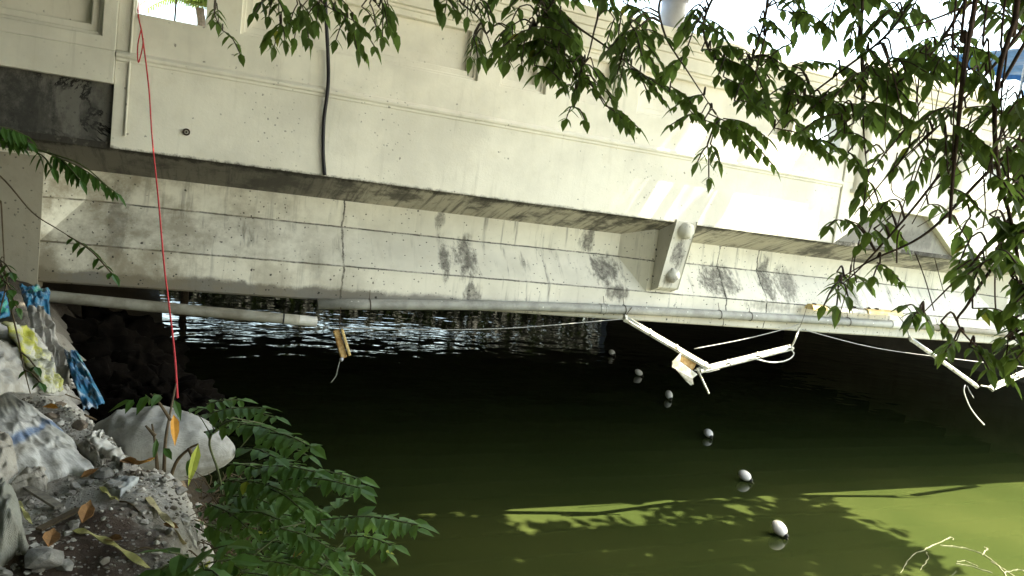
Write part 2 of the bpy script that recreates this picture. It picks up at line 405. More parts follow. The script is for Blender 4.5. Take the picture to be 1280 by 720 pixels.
# ------------------------------------------------------------------ terrain and water
EDGE = [(-400, 400), (-30, 60), (-8, 20), (-2, 9), (0, 3.2), (1.4, 1.2), (2.2, .36), (2.7, .22), (3.26, .20), (3.65, .07), (4.05, -.13), (4.84, -.48), (6.55, -1.07), (8.2, -1.5), (12, -2.3), (30, -3.9), (400, -3)]
def lerp_tab(tab, v):
    if v <= tab[0][0]: return tab[0][1]
    for (a, p), (b, q) in zip(tab, tab[1:]):
        if v <= b: return p+(q-p)*(v-a)/(b-a)
    return tab[-1][1]
DROP = [(-10, 3), (2, .55), (4, .8), (5, 1.3), (6.5, 2.1), (9, 2.6), (30, 3)]
def hz(x, y):
    e = lerp_tab(EDGE, y); wd = lerp_tab(DROP, y)
    p = Vector((x, y, 0)); far = min(1, max(0, (abs(x)+abs(y)-14)/20))
    nz = mnoise.fractal(p*1.1+Vector((3, 1, 0)), 1, 2, 4)*.10+mnoise.fractal(p*5, 1, 2, 4)*.025*(1-far)
    ed = e+mnoise.fractal(p*3.0+Vector((9, 4, 2)), 1, 2, 3)*.07
    top = -1.45+nz
    top += .20*max(0, min(1, (y-5.2)/2.6))
    top += .15*math.exp(-(((x+.15)/.45)**2+((y-3.2)/.6)**2))      # the heap of rubble
    top += .10*max(0, min(1, (-x-.55)/.6))
    d = x-ed
    if d <= -.25: z = top
    else:
        u = min(1, (d+.25)/(wd+.25)); z = top+(-4.6-top)*(u*u*(3-2*u)*.35+u**1.5*.65)
        z += mnoise.fractal(p*2.2, 1, 2, 4)*.16*math.sin(math.pi*min(1, u*1.2))
    return H+z
def axis(lo, hi, a, b, fine, growth=1.35):
    xs = [a+(b-a)*k/round((b-a)/fine) for k in range(round((b-a)/fine)+1)]
    st = fine; v = a
    while v > lo: st *= growth; v -= st; xs.insert(0, v)
    st = fine; v = b
    while v < hi: st *= growth; v += st; xs.append(v)
    return xs
def ground():
    xs = axis(-400, 400, -2.6, 1.3, .028); ys = axis(-400, 400, 1.8, 8.4, .034)
    mb = MB()
    for y in ys:
        for x in xs: mb.v.append((x, y, hz(x, y)))
    n = len(xs)
    for j in range(len(ys)-1):
        for i in range(n-1): mb.face((j*n+i, j*n+i+1, (j+1)*n+i+1, (j+1)*n+i))
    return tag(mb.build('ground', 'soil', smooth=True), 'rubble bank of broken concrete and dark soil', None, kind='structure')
ground()
mb = MB()
xs = axis(-500, 500, -4, 20, 1.0, 1.5)
i = mb.add([(-500, -500, 0), (500, -500, 0), (500, 500, 0), (-500, 500, 0)]); mb.face((i, i+1, i+2, i+3))
tag(mb.build('water', 'water'), kind='structure')
def G(px, py, lift=0.):
    d = ray(px, py); t = .8
    while t < 40:
        p = EYE+d*t
        if p.z <= hz(p.x, p.y):
            a, b = t-.04, t
            for _ in range(12):
                m = (a+b)/2; q = EYE+d*m
                if q.z <= hz(q.x, q.y): b = m
                else: a = m
            q = EYE+d*b; return q+Vector((0, 0, lift))
        t += .04
    return EYE+d*6
# ------------------------------------------------------------------ the bridge
BR = thing('bridge', 'cream painted concrete road bridge with panelled parapet and stained girders', 'bridge', (0, D, H))
def relief(rects, x0, x1, z0, z1, back):
    """a wall whose front is at D plus the depth of the last rect that covers a cell; depth None is a hole"""
    xs = sorted({x0, x1, *[r[k] for r in rects for k in (0, 1)]}); zs = sorted({z0, z1, *[r[k] for r in rects for k in (2, 3)]})
    xs = [x for x in xs if x0 <= x <= x1]; zs = [z for z in zs if z0 <= z <= z1]
    def dep(i, j):
        if i < 0 or j < 0 or i >= len(xs)-1 or j >= len(zs)-1: return None
        x = (xs[i]+xs[i+1])/2; z = (zs[j]+zs[j+1])/2; d = 0.
        for r in rects:
            if r[0] < x < r[1] and r[2] < z < r[3]: d = r[4]
        return d
    mb = MB()
    def quad(a, b, c, d): i = mb.add([a, b, c, d]); mb.face((i, i+1, i+2, i+3))
    for i in range(len(xs)-1):
        for j in range(len(zs)-1):
            d = dep(i, j)
            if d is None: continue
            a, b, p, q = xs[i], xs[i+1], H+zs[j], H+zs[j+1]; y = D+d
            quad((a, y, p), (b, y, p), (b, y, q), (a, y, q))
            quad((b, D+back, p), (a, D+back, p), (a, D+back, q), (b, D+back, q))
            for di, dj, e in ((-1, 0, ((a, p), (a, q))), (1, 0, ((b, q), (b, p))), (0, -1, ((b, p), (a, p))), (0, 1, ((a, q), (b, q)))):
                d2 = dep(i+di, j+dj)
                y2 = D+back if d2 is None else D+d2
                if y2 > y+1e-6:
                    (ax, az), (bx, bz) = e
                    quad((ax, y, az), (ax, y2, az), (bx, y2, bz), (bx, y, bz))
    bm = bmesh.new(); vv = [bm.verts.new(p) for p in mb.v]
    for f in mb.f: bm.faces.new([vv[k] for k in f])
    bmesh.ops.remove_doubles(bm, verts=bm.verts, dist=1e-5); bmesh.ops.recalc_face_normals(bm, faces=bm.faces)
    out = MB(); bm.verts.index_update(); out.v = [tuple(v.co) for v in bm.verts]
    for f in bm.faces: out.face([v.index for v in f.verts])
    bm.free(); return out
PT, PB = 2.12, 1.47
def panel(x0, x1, z0=PB, z1=PT):
    return [(x0, x1, z0, z1, .05), (x0+.035, x1-.035, z0+.035, z1-.035, .08), (x0+.10, x1-.10, z0+.10, z1-.10, .17)]
def span(x0, x1):
    c = (x0+x1)/2; r = []
    for sgn in (-1, 1):
        for a, b in ((.21, .79), (1.07, 3.60)):
            p, q = sorted((c+sgn*a, c+sgn*b)); r += panel(p, q)
        p, q = sorted((c+sgn*3.925, c+sgn*4.525)); r.append((p, q, PB, PT, None))
    return relief(r, x0, x1, .18, 2.28, .26).build('fascia_wall', 'fascia', BR, bevel=.006)
SP = [(-.885, 8.46), (11.2, 20.54), (23.3, 32.6)]
for a, b in SP:
    span(a, b)
    # moulding ledge along the wall and the little bars that stand in the openings
    m = MB(); pr = [(.02, 1.00), (-.018, 1.00), (-.022, 1.03), (-.042, 1.04), (-.046, 1.065), (-.012, 1.098), (.02, 1.108)]
    i = m.add([(a+.003, D+y_, H+z_) for y_, z_ in pr]); j = m.add([(b-.003, D+y_, H+z_) for y_, z_ in pr]); n = len(pr)
    m.face([i+k for k in range(n)]); m.face([j+k for k in reversed(range(n))])
    for k in range(n): m.face((i+k, j+k, j+(k+1) % n, i+(k+1) % n))
    m.build('moulding', 'fascia', BR, bevel=.006)
    for wx in ((a+.15+.32), (b-.15-.28)):
        q = MB(); q.tube([(wx, D+.12, H+PB-.02), (wx, D+.12, H+PT+.02)], .009, 6); q.build('opening_bar', 'rust', BR)
def pylon(x0, x1, diagL, diagR):
    lo = .18
    poly = []
    if diagL: poly += [(x0, .18), (x0+.86, .78)]
    else: poly += [(x0, .78)]
    if diagR: poly += [(x1-.86, .78), (x1, .18)]
    else: poly += [(x1, .78)]
    poly = [(x, H+z) for x, z in poly]+[(x1, H+1.08), (x0, H+1.08)]
    m = MB(); m.prism(poly, D-.03, D+.24); m.build('pylon_base', 'fascia', BR, bevel=.008)
    r = panel(x0+.25, x1-.12, 1.20, 2.1); out = relief([(a, b, c, d, e-.03) for a, b, c, d, e in r]+[], x0, x1, 1.08, 2.28, .27)
    # the relief's own face is at D: push it out to the pylon plane
    out.v = [(x, y-(.03 if y < D+.005 and y > D-.001 else 0), z) for x, y, z in out.v]
    out.build('pylon_panel', 'fascia', BR, bevel=.008)
    m = MB(); m.box(x0-.05, x1+.05, D-.16, D+.4, H+2.50, H+2.62); m.box(x0-.09, x1+.09, D-.20, D+.44, H+2.622, H+2.74); m.box(x0-.02, x1+.02, D-.10, D+.36, H+2.742, H+2.86)
    m.build('pylon_cap', 'fascia', BR, bevel=.012)
def half_column(x):
    m = MB(); m.tube([(x, D-.02, H+.95), (x, D-.02, H+1.0), (x, D-.02, H+1.001), (x, D-.02, H+2.02), (x, D-.02, H+2.03), (x, D-.02, H+2.12)], [.16, .16, .125, .115, .15, .17], 20)
    m.build('half_column', 'fascia', BR, smooth=False)
pylon(-3.6, -.888, False, False); pylon(8.463, 11.197, True, True); pylon(20.543, 23.297, True, True)
half_column(8.78); half_column(10.88)
for x0, x1, mt in ((-3.6, -.888, 'darkcon'), (8.3, 11.4, 'greycon'), (20.4, 23.4, 'greycon')):
    m = MB(); m.box(x0, x1, D+.065, D+.3, H+.175, H+1.0); m.build('deck_edge', mt, BR)
m = MB()
for dy, z0, z1 in ((.03, 2.282, 2.36), (.055, 2.361, 2.45), (.085, 2.451, 2.57)):
    m.box(-3.6, 33, D-dy, D+.34, H+z0, H+z1)
m.build('coping', 'fascia', BR, bevel=.01)
# girders of I section with solid end blocks
def girder(y0, x0, x1, ends, mats, name='girder', soffit=False):
    """profile runs down the visible side and back up; the web is recessed between the end blocks"""
    def prof(e):     # e=1 solid end, 0 web
        wy = .675*(1-e)+.345*e; tz = -.06*(1-e)+.055*e; cz = -.37*(1-e)-.797*e
        return [(wy, tz), (wy, cz), (.345, -.80), (.345, -1.19), (.365, -1.21), (1.30, -1.21), (1.30, .6), (wy+.0, .6)]
    st = []
    for xa, xb in ends: st += [(xa-.32, 0), (xa, 1), (xb, 1), (xb+.32, 0)]
    st = [q for q in st if x0 < q[0] < x1]
    def e_at(x):
        for xa, xb in ends:
            if xa <= x <= xb: return 1
        return 0
    st = [(x0, e_at(x0))]+st+[(x1, e_at(x1))]
    m = MB(); rows = [m.add([(x, y0+a, H+b) for a, b in prof(e)]) for x, e in st]; n = 8
    for p, q in zip(rows, rows[1:]):
        for k in range(n): m.face((p+k, q+k, q+(k+1) % n, p+(k+1) % n))
    m.face([rows[0]+k for k in range(n)]); m.face([rows[-1]+k for k in reversed(range(n))])
    return m.build(name, mats, BR)
ENDS = [(-4.2, -1.47), (5.6, 6.08), (13.2, 13.7), (20.8, 21.3), (28.4, 28.9)]
girder(D, -3.6, 33, ENDS, 'girder')
for k in range(1, 11): girder(D+k*1.9, -3.6, 33, ENDS, 'under')
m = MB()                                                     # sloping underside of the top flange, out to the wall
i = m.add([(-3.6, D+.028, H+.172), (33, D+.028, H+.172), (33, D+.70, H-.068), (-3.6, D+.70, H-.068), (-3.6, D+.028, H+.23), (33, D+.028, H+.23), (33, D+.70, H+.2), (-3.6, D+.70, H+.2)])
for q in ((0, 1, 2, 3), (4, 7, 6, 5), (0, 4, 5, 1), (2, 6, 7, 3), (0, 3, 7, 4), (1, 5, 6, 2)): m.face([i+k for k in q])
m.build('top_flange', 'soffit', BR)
m = MB(); m.box(-5, 33, D+.31, D+21.5, H+.62, H+.95); m.build('deck_slab', 'under', BR)
m = MB(); m.box(-5, 33, D+21.2, D+21.5, H-2.15, H+.62); m.box(-5, 33, D+21.25, D+21.5, H+.951, H+2.3); m.build('rear_parapet_light_block', 'under', BR)  # lower box is an added unseen skirt, narrowing the bright far opening
m = MB(); m.box(-30, -4.3, D+.61, D+21.5, H-4.5, H+.60); m.build('abutment', 'abut', BR)
m = MB(); m.box(29, 60, D+.61, D+21.5, H-4.5, H+.60); m.build('abutment', 'abut', BR)  # added unseen block: closes the right end against bright reflections
m = MB(); m.box(-3.6, -1.468, D+.33, D+.60, H-2.2, H+.02); m.build('bearing_block', 'abut', BR)
m = MB()
for k in range(3): m.box(-30, -3.604, D-.03+k*.2, D+.3+k*.2, H-3+k*.0, H+2.3) if k == 0 else None
m.build('wing_wall', 'darkcon', BR)
# bracket with two lumps, under the wall
bt0, bt1 = atY(844, 283, D-.01), atY(869, 283, D-.01)
bx0, bx1 = bt0.x, bt0.x+.33
zb = atY(836, 360, D+.19).z
poly = [(D-.02, H+.21), (D+.19, zb), (D+.35, zb-.06), (D+.70, zb-.06), (D+.70, H+.21)]
m = MB(); i = m.add([(bx0, a, b) for a, b in poly]); j = m.add([(bx1, a, b) for a, b in poly])
m.face([i+k for k in range(5)]); m.face([j+k for k in reversed(range(5))])
for k in range(5): m.face((i+k, i+(k+1) % 5, j+(k+1) % 5, j+k))
br = m.build('bracket', 'bracket', BR, bevel=.012)
for fz, rr in ((.12, .115), (.80, .10)):
    z = H+.2+(zb-H-.2)*fz; y = D-.02+.21*fz; xc = (bx0+bx1)/2+.02
    m = MB(); m.blob((xc, y-.005, z), (rr, rr*.85, rr), 20, 14, .12, 1.5, int(fz*10)); m.build('boss', 'bracket', br, smooth=True)
# second bracket further along
b2 = br.copy(); COL.objects.link(b2); b2.parent = BR; b2.location.x = 9.75
for ch in list(br.children):
    c = ch.copy(); COL.objects.link(c); c.parent = b2
# conduit clipped to the wall, ring bolt
p0 = atY(157, 0, D-.012); p1 = atY(156, 170, D-.012)
m = MB(); m.tube([(p1.x, D-.012, H+2.25), (p1.x, D-.012, p1.z)], .011, 8); m.build('conduit', 'fascia', BR, smooth=True)
p = atY(233, 165, D-.02); m = MB()
m.tube([p+Vector((.028*math.cos(a), 0, .028*math.sin(a))) for a in [k*math.pi/6 for k in range(13)]], .008, 6); m.tube([p+Vector((0, .03, 0)), p+Vector((0, -.005, 0))], .010, 6)
m.build('ring_bolt', 'rust', BR)

# pot on the coping
p = atY(843, 24, D+.05); po = thing('flower_pot', 'grey round-bottomed pot standing on the parapet coping', 'pot', (p.x, D+.10, H+2.575))
m = MB(); m.tube([(p.x, D+.1, H+2.575), (p.x, D+.1, H+2.61), (p.x, D+.1, H+2.72), (p.x, D+.1, H+2.95)], [.07, .125, .16, .16], 20); m.build('bowl', 'pot', po, smooth=True)
m = MB(); m.tube([(p.x, D+.1, H+2.95), (p.x, D+.1, H+2.99)], [.18, .18], 20); m.build('rim', 'pot', po)

# ------------------------------------------------------------------ pipes, cables, lamps
def pipe(name, pts, r, mat, label, strap_at=(), cap=None, coupling=None, smooth=True):
    th = thing(name, label, 'pipe', pts[0])
    m = MB(); m.tube(curve(pts, 6), r, 14); m.build('pipe_wall', mat, th, smooth=True)
    def pt(u):
        c = curve(pts, 12); k = u*(len(c)-1); i = min(int(k), len(c)-2); return c[i].lerp(c[i+1], k-i), (c[i+1]-c[i]).normalized()
    for u in strap_at:
        q, d = pt(u); e = d.orthogonal().normalized(); f = d.cross(e)
        m = MB(); m.tube([q+(e*math.cos(a)+f*math.sin(a))*(r+.004)+d*.004*a for a in [k*math.pi/8 for k in range(17)]], .005, 5)
        m.tube([q+Vector((0, 0, r)), q+Vector((.01, .06, r+.10))], .004, 5); m.build('wire_tie', 'rust', th)
    if cap:
        q, d = pt(1.0); m = MB(); m.tube([q-d*.02, q+d*cap], r*.97, 14); m.build('end_sleeve', 'pvcwhite', th, smooth=False)
        q, d = pt(.94); m = MB(); m.tube([q, q+d*.015], r*1.05, 14); m.build('ring', 'black', th)
    for u, ln, mt in (coupling or ()):
        q, d = pt(u); m = MB(); m.tube([q-d*ln/2, q+d*ln/2], r*1.13, 14); m.build('coupling', mt, th)
    return th
pipe('drain_pipe', [atY(20, 366, 8.10), atY(190, 383, 8.12), atY(374, 400, 8.12)], .058, 'pvcold', 'shorter mud-stained pipe with a white end sleeve below the bridge girder', (), .19)
pipe('drain_pipe', [atY(397, 380, D+.27), atY(730, 385, D+.27), atY(1128, 406, D+.27)], .062, 'pvc', 'long grey pipe tied along the foot of the bridge girder', (.09, .53, .56, .70, .745, .9), None, ((.53, .12, 'pvc'), (.985, .2, 'pvcwhite')))
pipe('drain_pipe', [atY(1140, 407, D+.27), atY(1300, 421, D+.27), Vector((22, D+.27, H-1.13))], .052, 'pvcold', 'thinner pipe continuing right of the white coupling behind the leaves', (.1,), None, ((.0, .34, 'pvc'),))

def wire(name, pxs, y, r, mat, label, cat='cable', n=8, parent=None):
    pts = [atY(a, b, (y if not isinstance(y, (list, tuple)) else y[k])) for k, (a, b) in enumerate(pxs)]
    m = MB(); m.tube(curve(pts, n), r, 6)
    if parent is not None: return m.build(name, mat, parent, smooth=True)
    return tag(m.build(name, mat, smooth=True, origin=pts[0]), label, cat)
YL = D+.10
wire('power_cable', [(398, 408), (520, 412), (640, 410), (775, 399)], [D+.2, D+.18, D+.15, YL+.03], .006, 'greycable', 'thin grey cable slung from the pipe ends to the left lamp')
wire('power_cable', [(868, 436), (930, 424), (985, 410), (1000, 404)], [YL+.04, D+.16, D+.21, D+.21], .007, 'greycable', 'short grey cable rising from the lamp joint to the yellowed cover')
wire('power_cable', [(1003, 412), (1090, 434), (1180, 447), (1300, 461)], [D+.2]*4, .007, 'greycable', 'long grey cable sagging from the yellowed cover towards the right edge')
wire('hanging_cable', [(405, -60), (407, 10), (410, 70), (410, 108), (405, 150), (404, 190), (406, 219)], [D-.145, D-.14, D-.06, D-.065, D-.03, D-.03, D-.02], .019, 'black', 'thick black cable hanging down the cream wall', 'cable')
# batten lamps
def batten(a, b, label, w=.075, tubes=1, bare=False):
    a = Vector(a); b = Vector(b); d = (b-a).normalized(); L = (b-a).length
    up = Vector((0, -.55, .83)); sd = d.cross(up).normalized(); nn = sd.cross(d)
    th = thing('batten_lamp', label, 'lamp', a, 'broken batten lamps hanging under the bridge')
    m = MB(); h = .035
    # channel: a tray open on one face
    prof = [(-w/2, -h/2), (w/2, -h/2), (w/2, h/2), (w/2-.004, h/2), (w/2-.004, -h/2+.004), (-w/2+.004, -h/2+.004), (-w/2+.004, h/2), (-w/2, h/2)]
    i = m.add([a+sd*x+nn*y for x, y in prof]); j = m.add([b+sd*x+nn*y for x, y in prof])
    for k in range(8): m.face((i+k, i+(k+1) % 8, j+(k+1) % 8, j+k))
    m.build('housing', 'white', th)
    m = MB(); m.tube([a+d*.05+nn*.024, b-d*.05+nn*.024], .0145, 10); m.build('tube', 'tube', th, smooth=True)
    for q, s in ((a, 1), (b, -1)):
        m = MB(); m.bar(q+d*s*.002, q+d*s*.05, w*.98, .055, nn); m.build('end_cap', 'white', th, bevel=.005)
    for u in (.3, .62):
        q = a+d*L*u; m = MB(); m.bar(q-d*.012+nn*.006, q+d*.012+nn*.006, w*1.08, .05, nn); m.build('clip', 'metal', th, bevel=.003)
    return th, a, b, d
L1, *_ = batten(atY(780, 397, YL+.02), atY(884, 458, YL-.15), 'batten lamp sloping down right from the pipe below the stone bracket', .10)
L2, *_ = batten(atY(874, 463, YL-.15), atY(990, 434, YL+.02), 'batten lamp rising right from the broken joint, with a white cable loop', .085)
L3, *_ = batten(atY(1137, 423, YL), atY(1221, 483, YL-.15), 'batten lamp sloping down right beyond the yellowed cover', .085)
L4, *_ = batten(atY(1238, 486, YL-.15), atY(1345, 436, YL), 'batten lamp rising to the right edge under the lowest leaves', .10)
wire('lamp_stem', [(988, 436), (994, 424), (999, 410)], [YL, YL+.02, YL+.1], .017, 'white', 'thin white rod standing on the right end of a batten lamp', 'rod', parent=L2)
wire('lamp_stem', [(1132, 405), (1135, 415), (1138, 424)], [YL+.1, YL+.05, YL], .014, 'white', 'short white rod at the top of the right-hand sloping lamp', 'rod', parent=L3)
wire('lamp_stem', [(871, 460), (878, 475), (886, 492)], [YL-.16, YL-.17, YL-.18], .014, 'white', 'thin white rod dangling below the broken lamp joint', 'rod', parent=L1)
wire('lamp_stem', [(1226, 482), (1232, 483), (1242, 485)], [YL-.15]*3, .012, 'white', 'tiny white link between the two right-hand lamps', 'rod', parent=L4)
wire('tie_wire', [(1009, 382), (1005, 395), (999, 411)], [D+.2, D+.18, YL+.1], .004, 'rust', 'thin rusty wire holding the lamp rod to the pipe', 'wire')
wire('tie_wire', [(1123, 395), (1127, 400), (1132, 406)], [D+.2, D+.18, YL+.1], .005, 'rust', 'thin dark wire holding the short white rod at the cover end', 'wire')
wire('lamp_cord', [(989, 437), (992, 443), (984, 450), (966, 453), (945, 449)], [YL-.01, YL-.03, YL-.05, YL-.06, YL-.08], .010, 'pvcwhite', 'white cable loop sagging under the batten lamp end', 'cable', parent=L2)
wire('lamp_cord', [(1206, 481), (1205, 490), (1212, 508), (1221, 521), (1230, 531)], [YL-.15, YL-.16, YL-.17, YL-.17, YL-.16], .011, 'pvcwhite', 'white cable curling down from the right-hand lamp', 'cable', parent=L3)
wire('lamp_cord', [(1209, 482), (1212, 489), (1217, 497)], [YL-.15, YL-.16, YL-.15], .007, 'greycable', 'short grey cable end beside the curling white one', 'cable', parent=L3)
wire('tie_wire', [(790, 384), (784, 392), (782, 400)], [D+.2, D+.15, YL], .005, 'rust', 'rusty wire holding the left lamp to the long pipe', 'wire')
# broken joint box
jc = atY(858, 463, YL-.14); jb = thing('joint_box', 'torn white metal box with yellowed insides at the lamp joint', 'lamp box', jc)
def plate(pxs, y, th_=.006):
    a = [atY(p, q, y) for p, q in pxs]; mb = MB(); n = len(a)
    i = mb.add(a); j = mb.add([v+Vector((.002, .012+th_, .004)) for v in a])
    mb.face([i+k for k in range(n)]); mb.face([j+k for k in reversed(range(n))])
    for k in range(n): mb.face((i+k, j+k, j+(k+1) % n, i+(k+1) % n))
    return mb
plate([(852, 441), (841, 453), (840, 459), (866, 473), (872, 468), (850, 452)], YL-.16).build('side_plate', 'white', jb)
plate([(846, 463), (866, 479), (864, 482), (858, 477)], YL-.17).build('flap', 'white', jb)
plate([(866, 473), (867, 481), (862, 478), (843, 460)], YL-.185).build('flap', 'metal', jb)
plate([(853, 443), (850, 451), (866, 463), (872, 452)], YL-.12, .02).build('ballast', 'ochre', jb)
plate([(868, 463), (884, 466), (900, 462), (884, 458)], YL-.17).build('crumpled_foil', 'metal', jb)
# yellowed cover lying on the pipe
ca, cb = atY(1011, 388, D+.2), atY(1124, 396, D+.2); cv = thing('lamp_cover', 'yellowed broken lamp cover lying on the long grey pipe', 'lamp cover', ca)
dd = (cb-ca).normalized(); ca = ca+Vector((0, 0, .02)); cb = cb+Vector((0, 0, .02))
for k, (u0_, u1_, mt, rr) in enumerate(((0, .16, 'yellowed', 1.05), (.16, .42, 'white', .9), (.42, .56, 'metal', .95), (.56, .6, 'white', .7), (.6, 1.0, 'yellowed', .95))):
    p, q = ca.lerp(cb, u0_), ca.lerp(cb, u1_-.005); m = MB()
    prof = [(.085*rr*math.cos(a), .085*rr*math.sin(a)*.95) for a in [math.pi*s/8 for s in range(9)]]
    i = m.add([p+Vector((0, x, z)) for x, z in prof]); j = m.add([q+Vector((0, x, z)) for x, z in prof]); n = 9
    for s in range(n): m.face((i+s, i+(s+1) % n, j+(s+1) % n, j+s))
    m.face([i+s for s in range(n)]); m.face([j+s for s in reversed(range(n))])
    m.build('cover_piece', mt, cv)
for s in range(5):
    m = MB(); c = ca.lerp(cb, [.04, .47, .63, .72, .97][s]); m.blob(c+Vector((0, -.01, .082)), (.035, .03, .016), 8, 6, .3, 2, s); m.build('grime', 'rust', cv)
# ochre fitting on a wire
hp = atY(427, 430, D+.16); hf = thing('broken_fitting', 'ochre broken lamp fitting hanging on a wire below the long pipe', 'lamp part', hp)
m = MB(); m.bar(atY(420, 412, D+.16), atY(430, 447, D+.16), .075, .05, (0, -1, 0)); m.build('body', 'ochre', hf, bevel=.012)
m = MB(); m.bar(atY(427, 411, D+.13), atY(437, 444, D+.13), .03, .06, (0, -1, 0)); m.build('lid', 'yellowed', hf, bevel=.006)
m = MB(); m.blob(atY(427, 449, D+.12), (.024, .024, .024), 10, 8, .2); m.build('knob', 'pot', hf, smooth=True)
m = MB(); m.tube(curve([atY(426, 384, D+.2), atY(425, 400, D+.17), atY(424, 411, D+.16)]), .004, 5); m.build('suspension_wire', 'rust', hf)
m = MB(); m.tube(curve([atY(425, 450, D+.14), atY(422, 462, D+.14), atY(420, 470, D+.15), atY(414, 478, D+.15)]), .005, 5); m.build('loose_wire', 'greycable', hf)
# red string from the parapet opening to the bank
s0 = at(172, -8, 6.95); s1 = at(222, 497, 4.35)
sp = [(173, 20, 6.82), (178, 45, 6.7), (186, 110, 6.4), (190, 170, 6.15), (198, 250, 5.75), (205, 330, 5.35), (211, 380, 5.05), (218, 440, 4.7), (222, 497, 4.35)]
m = MB(); m.tube(curve([s0]+[at(*q) for q in sp], 5), .0065, 5); tag(m.build('red_string', 'red', smooth=True, origin=s0), 'red string running from the parapet opening down to a stick on the bank', 'string')
m = MB(); m.tube(curve([at(176, 38, 6.7), at(172, 58, 6.66), at(173, 78, 6.62), at(178, 60, 6.62), at(179, 48, 6.66)], 5), .006, 5); tag(m.build('string_loop', 'red', origin=s0), 'short loose loop of red string knotted below the opening', 'string')

# ------------------------------------------------------------------ buoys
by = None
buoys = [(973, 668, 'nearest white float, lying low right beside the sunlit water'), (931, 600, 'second white float from the bottom of the slanting line'), (885, 546, 'third white float from the bottom, midway along the line'),
         (835, 498, 'fourth white float from the bottom, grey in the shade'), (798, 469, 'fifth white float from the bottom, small and shaded'), (765, 444, 'farthest and smallest white float, near the hanging lamp')]
for k, (px, py, lab) in enumerate(buoys):
    loc = atZ(px, py, .02)
    if by is None:
        by = thing('float_buoy', lab, 'buoy', loc, 'line of white floats on the water')
        from mathutils import Euler
        ax = Vector((-.36, .74, .52)).to_track_quat('Z', 'Y').to_matrix()
        m = MB(); m.blob(loc+Vector((0, 0, .088)), (.088, .088, .118), 22, 16, .02, 1, 1, ax); m.build('float_body', 'buoy', by, smooth=True)
        e = loc+Vector((0, 0, .088))+ax @ Vector((0, 0, -.118)); m = MB(); m.tube([e-ax @ Vector((0, 0, -.03)), e+ax @ Vector((0, 0, -.035))], [.042, .026], 12)
        m.tube([e+Vector((.02*math.cos(a), -.012, .02*math.sin(a)-.02)) for a in [q*math.pi/5 for q in range(11)]], .007, 5); m.build('end_fitting', 'buoyend', by, smooth=True)
        m = MB(); m.tube(curve([e, e+Vector((.04, -.10, -.10)), e+Vector((.05, -.35, -.16))]), .005, 5); m.build('cord', 'wood', by)
    else:
        c = copy_tree(by); c.location = loc; c['label'] = lab; c.rotation_euler = (R.uniform(-.15, .15), R.uniform(-.2, .2), R.uniform(-.5, .5)); c.scale = (R.uniform(.9, 1.05), R.uniform(.9, 1.05), R.uniform(.82, 1.05))
# pale floating weed at the lower right
m = MB()
for pts in ([(1125, 716), (1140, 695), (1162, 684), (1188, 672), (1192, 675)], [(1150, 712), (1160, 700), (1158, 690)], [(1175, 681), (1200, 684), (1222, 690), (1240, 700), (1252, 712), (1262, 725)],
            [(1195, 704), (1215, 708), (1240, 716)], [(1228, 694), (1234, 686), (1231, 684)], [(1255, 716), (1272, 712), (1290, 716)], [(1240, 702), (1262, 716), (1280, 730)], [(1196, 702), (1206, 701), (1222, 708)]):
    pp = [atZ(a, b, .004) for a, b in pts]; c = curve(pp, 6); m.tube([p+Vector((R.uniform(-.012, .012), R.uniform(-.012, .012), 0)) for p in c], [R.uniform(.003, .009) for _ in c], 5)
tag(m.build('floating_twig', 'pale', origin=atZ(1230, 700, 0)), 'pale branching twig floating at the lower right of the water', 'twig')
# ------------------------------------------------------------------ leaves
UP = Vector((0, 0, 1))
def leaflet(m, p, d, n, L, W, bend=.15, fold=.12):
    d = d.normalized(); sd = d.cross(n)
    sd = sd.normalized() if sd.length > 1e-5 else d.orthogonal().normalized()
    n = sd.cross(d)
    def q(u, v, w_=0): return p+d*(L*u)+sd*(W*v)+n*(L*w_)-UP*(bend*L*u*u)
    i = m.add([q(0, 0), q(.28, -.44, fold*.5), q(.28, 0), q(.28, .44, fold*.5), q(.62, -.40, fold*.4), q(.62, 0), q(.62, .40, fold*.4), q(.85, -.17, .02), q(.85, .17, .02), q(1.03, 0)])
    for f in ((0, 2, 1), (0, 3, 2), (1, 2, 5, 4), (2, 3, 6, 5), (4, 5, 9, 7), (5, 6, 8, 9)): m.face([i+k for k in f])
def leaf(m, st, base, tip, n=7, ll=.07, lw=.03, droop=.8, side=.6, along=.35, sag=.08, rng=R, tone=None):
    base = Vector(base); tip = Vector(tip); L = (tip-base).length
    mid = (base+tip)/2+UP*sag*L
    pts = curve([base, mid, tip], 5)
    if st is not None: st.tube(pts, [.0028]*len(pts), 4, False)
    t0 = rng.random() if tone is None else tone
    for k in range(n):
        u = .12+.86*k/max(1, n-1); f = u*(len(pts)-1); j = min(int(f), len(pts)-2); p = pts[j].lerp(pts[j+1], f-j); tn = (pts[j+1]-pts[j]).normalized()
        sv = tn.cross(UP)
        sv = sv.normalized() if sv.length > 1e-4 else Vector((1, 0, 0))
        sz = (.72+.28*math.sin(math.pi*min(1, u*1.05)))*rng.uniform(.85, 1.12)
        for s in (-1, 1):
            if rng.random() < .05: continue
            j3 = Vector((rng.gauss(0, .13), rng.gauss(0, .13), rng.gauss(0, .13)))
            d = sv*s*side+tn*along-UP*droop+j3
            nn = (UP*.7+sv*s*droop*.9+j3).normalized()
            m.cur = min(.94, max(0, t0*.7+.3*rng.random())) if rng.random() > .012 else .99
            leaflet(m, p, d, nn, ll*sz, lw*sz, rng.uniform(.05, .25))
    m.cur = min(.94, t0); leaflet(m, tip, (tip-mid).normalized()-UP*droop*.4, UP+Vector((rng.gauss(0, .2), rng.gauss(0, .2), 0)), ll*1.05, lw*1.05)

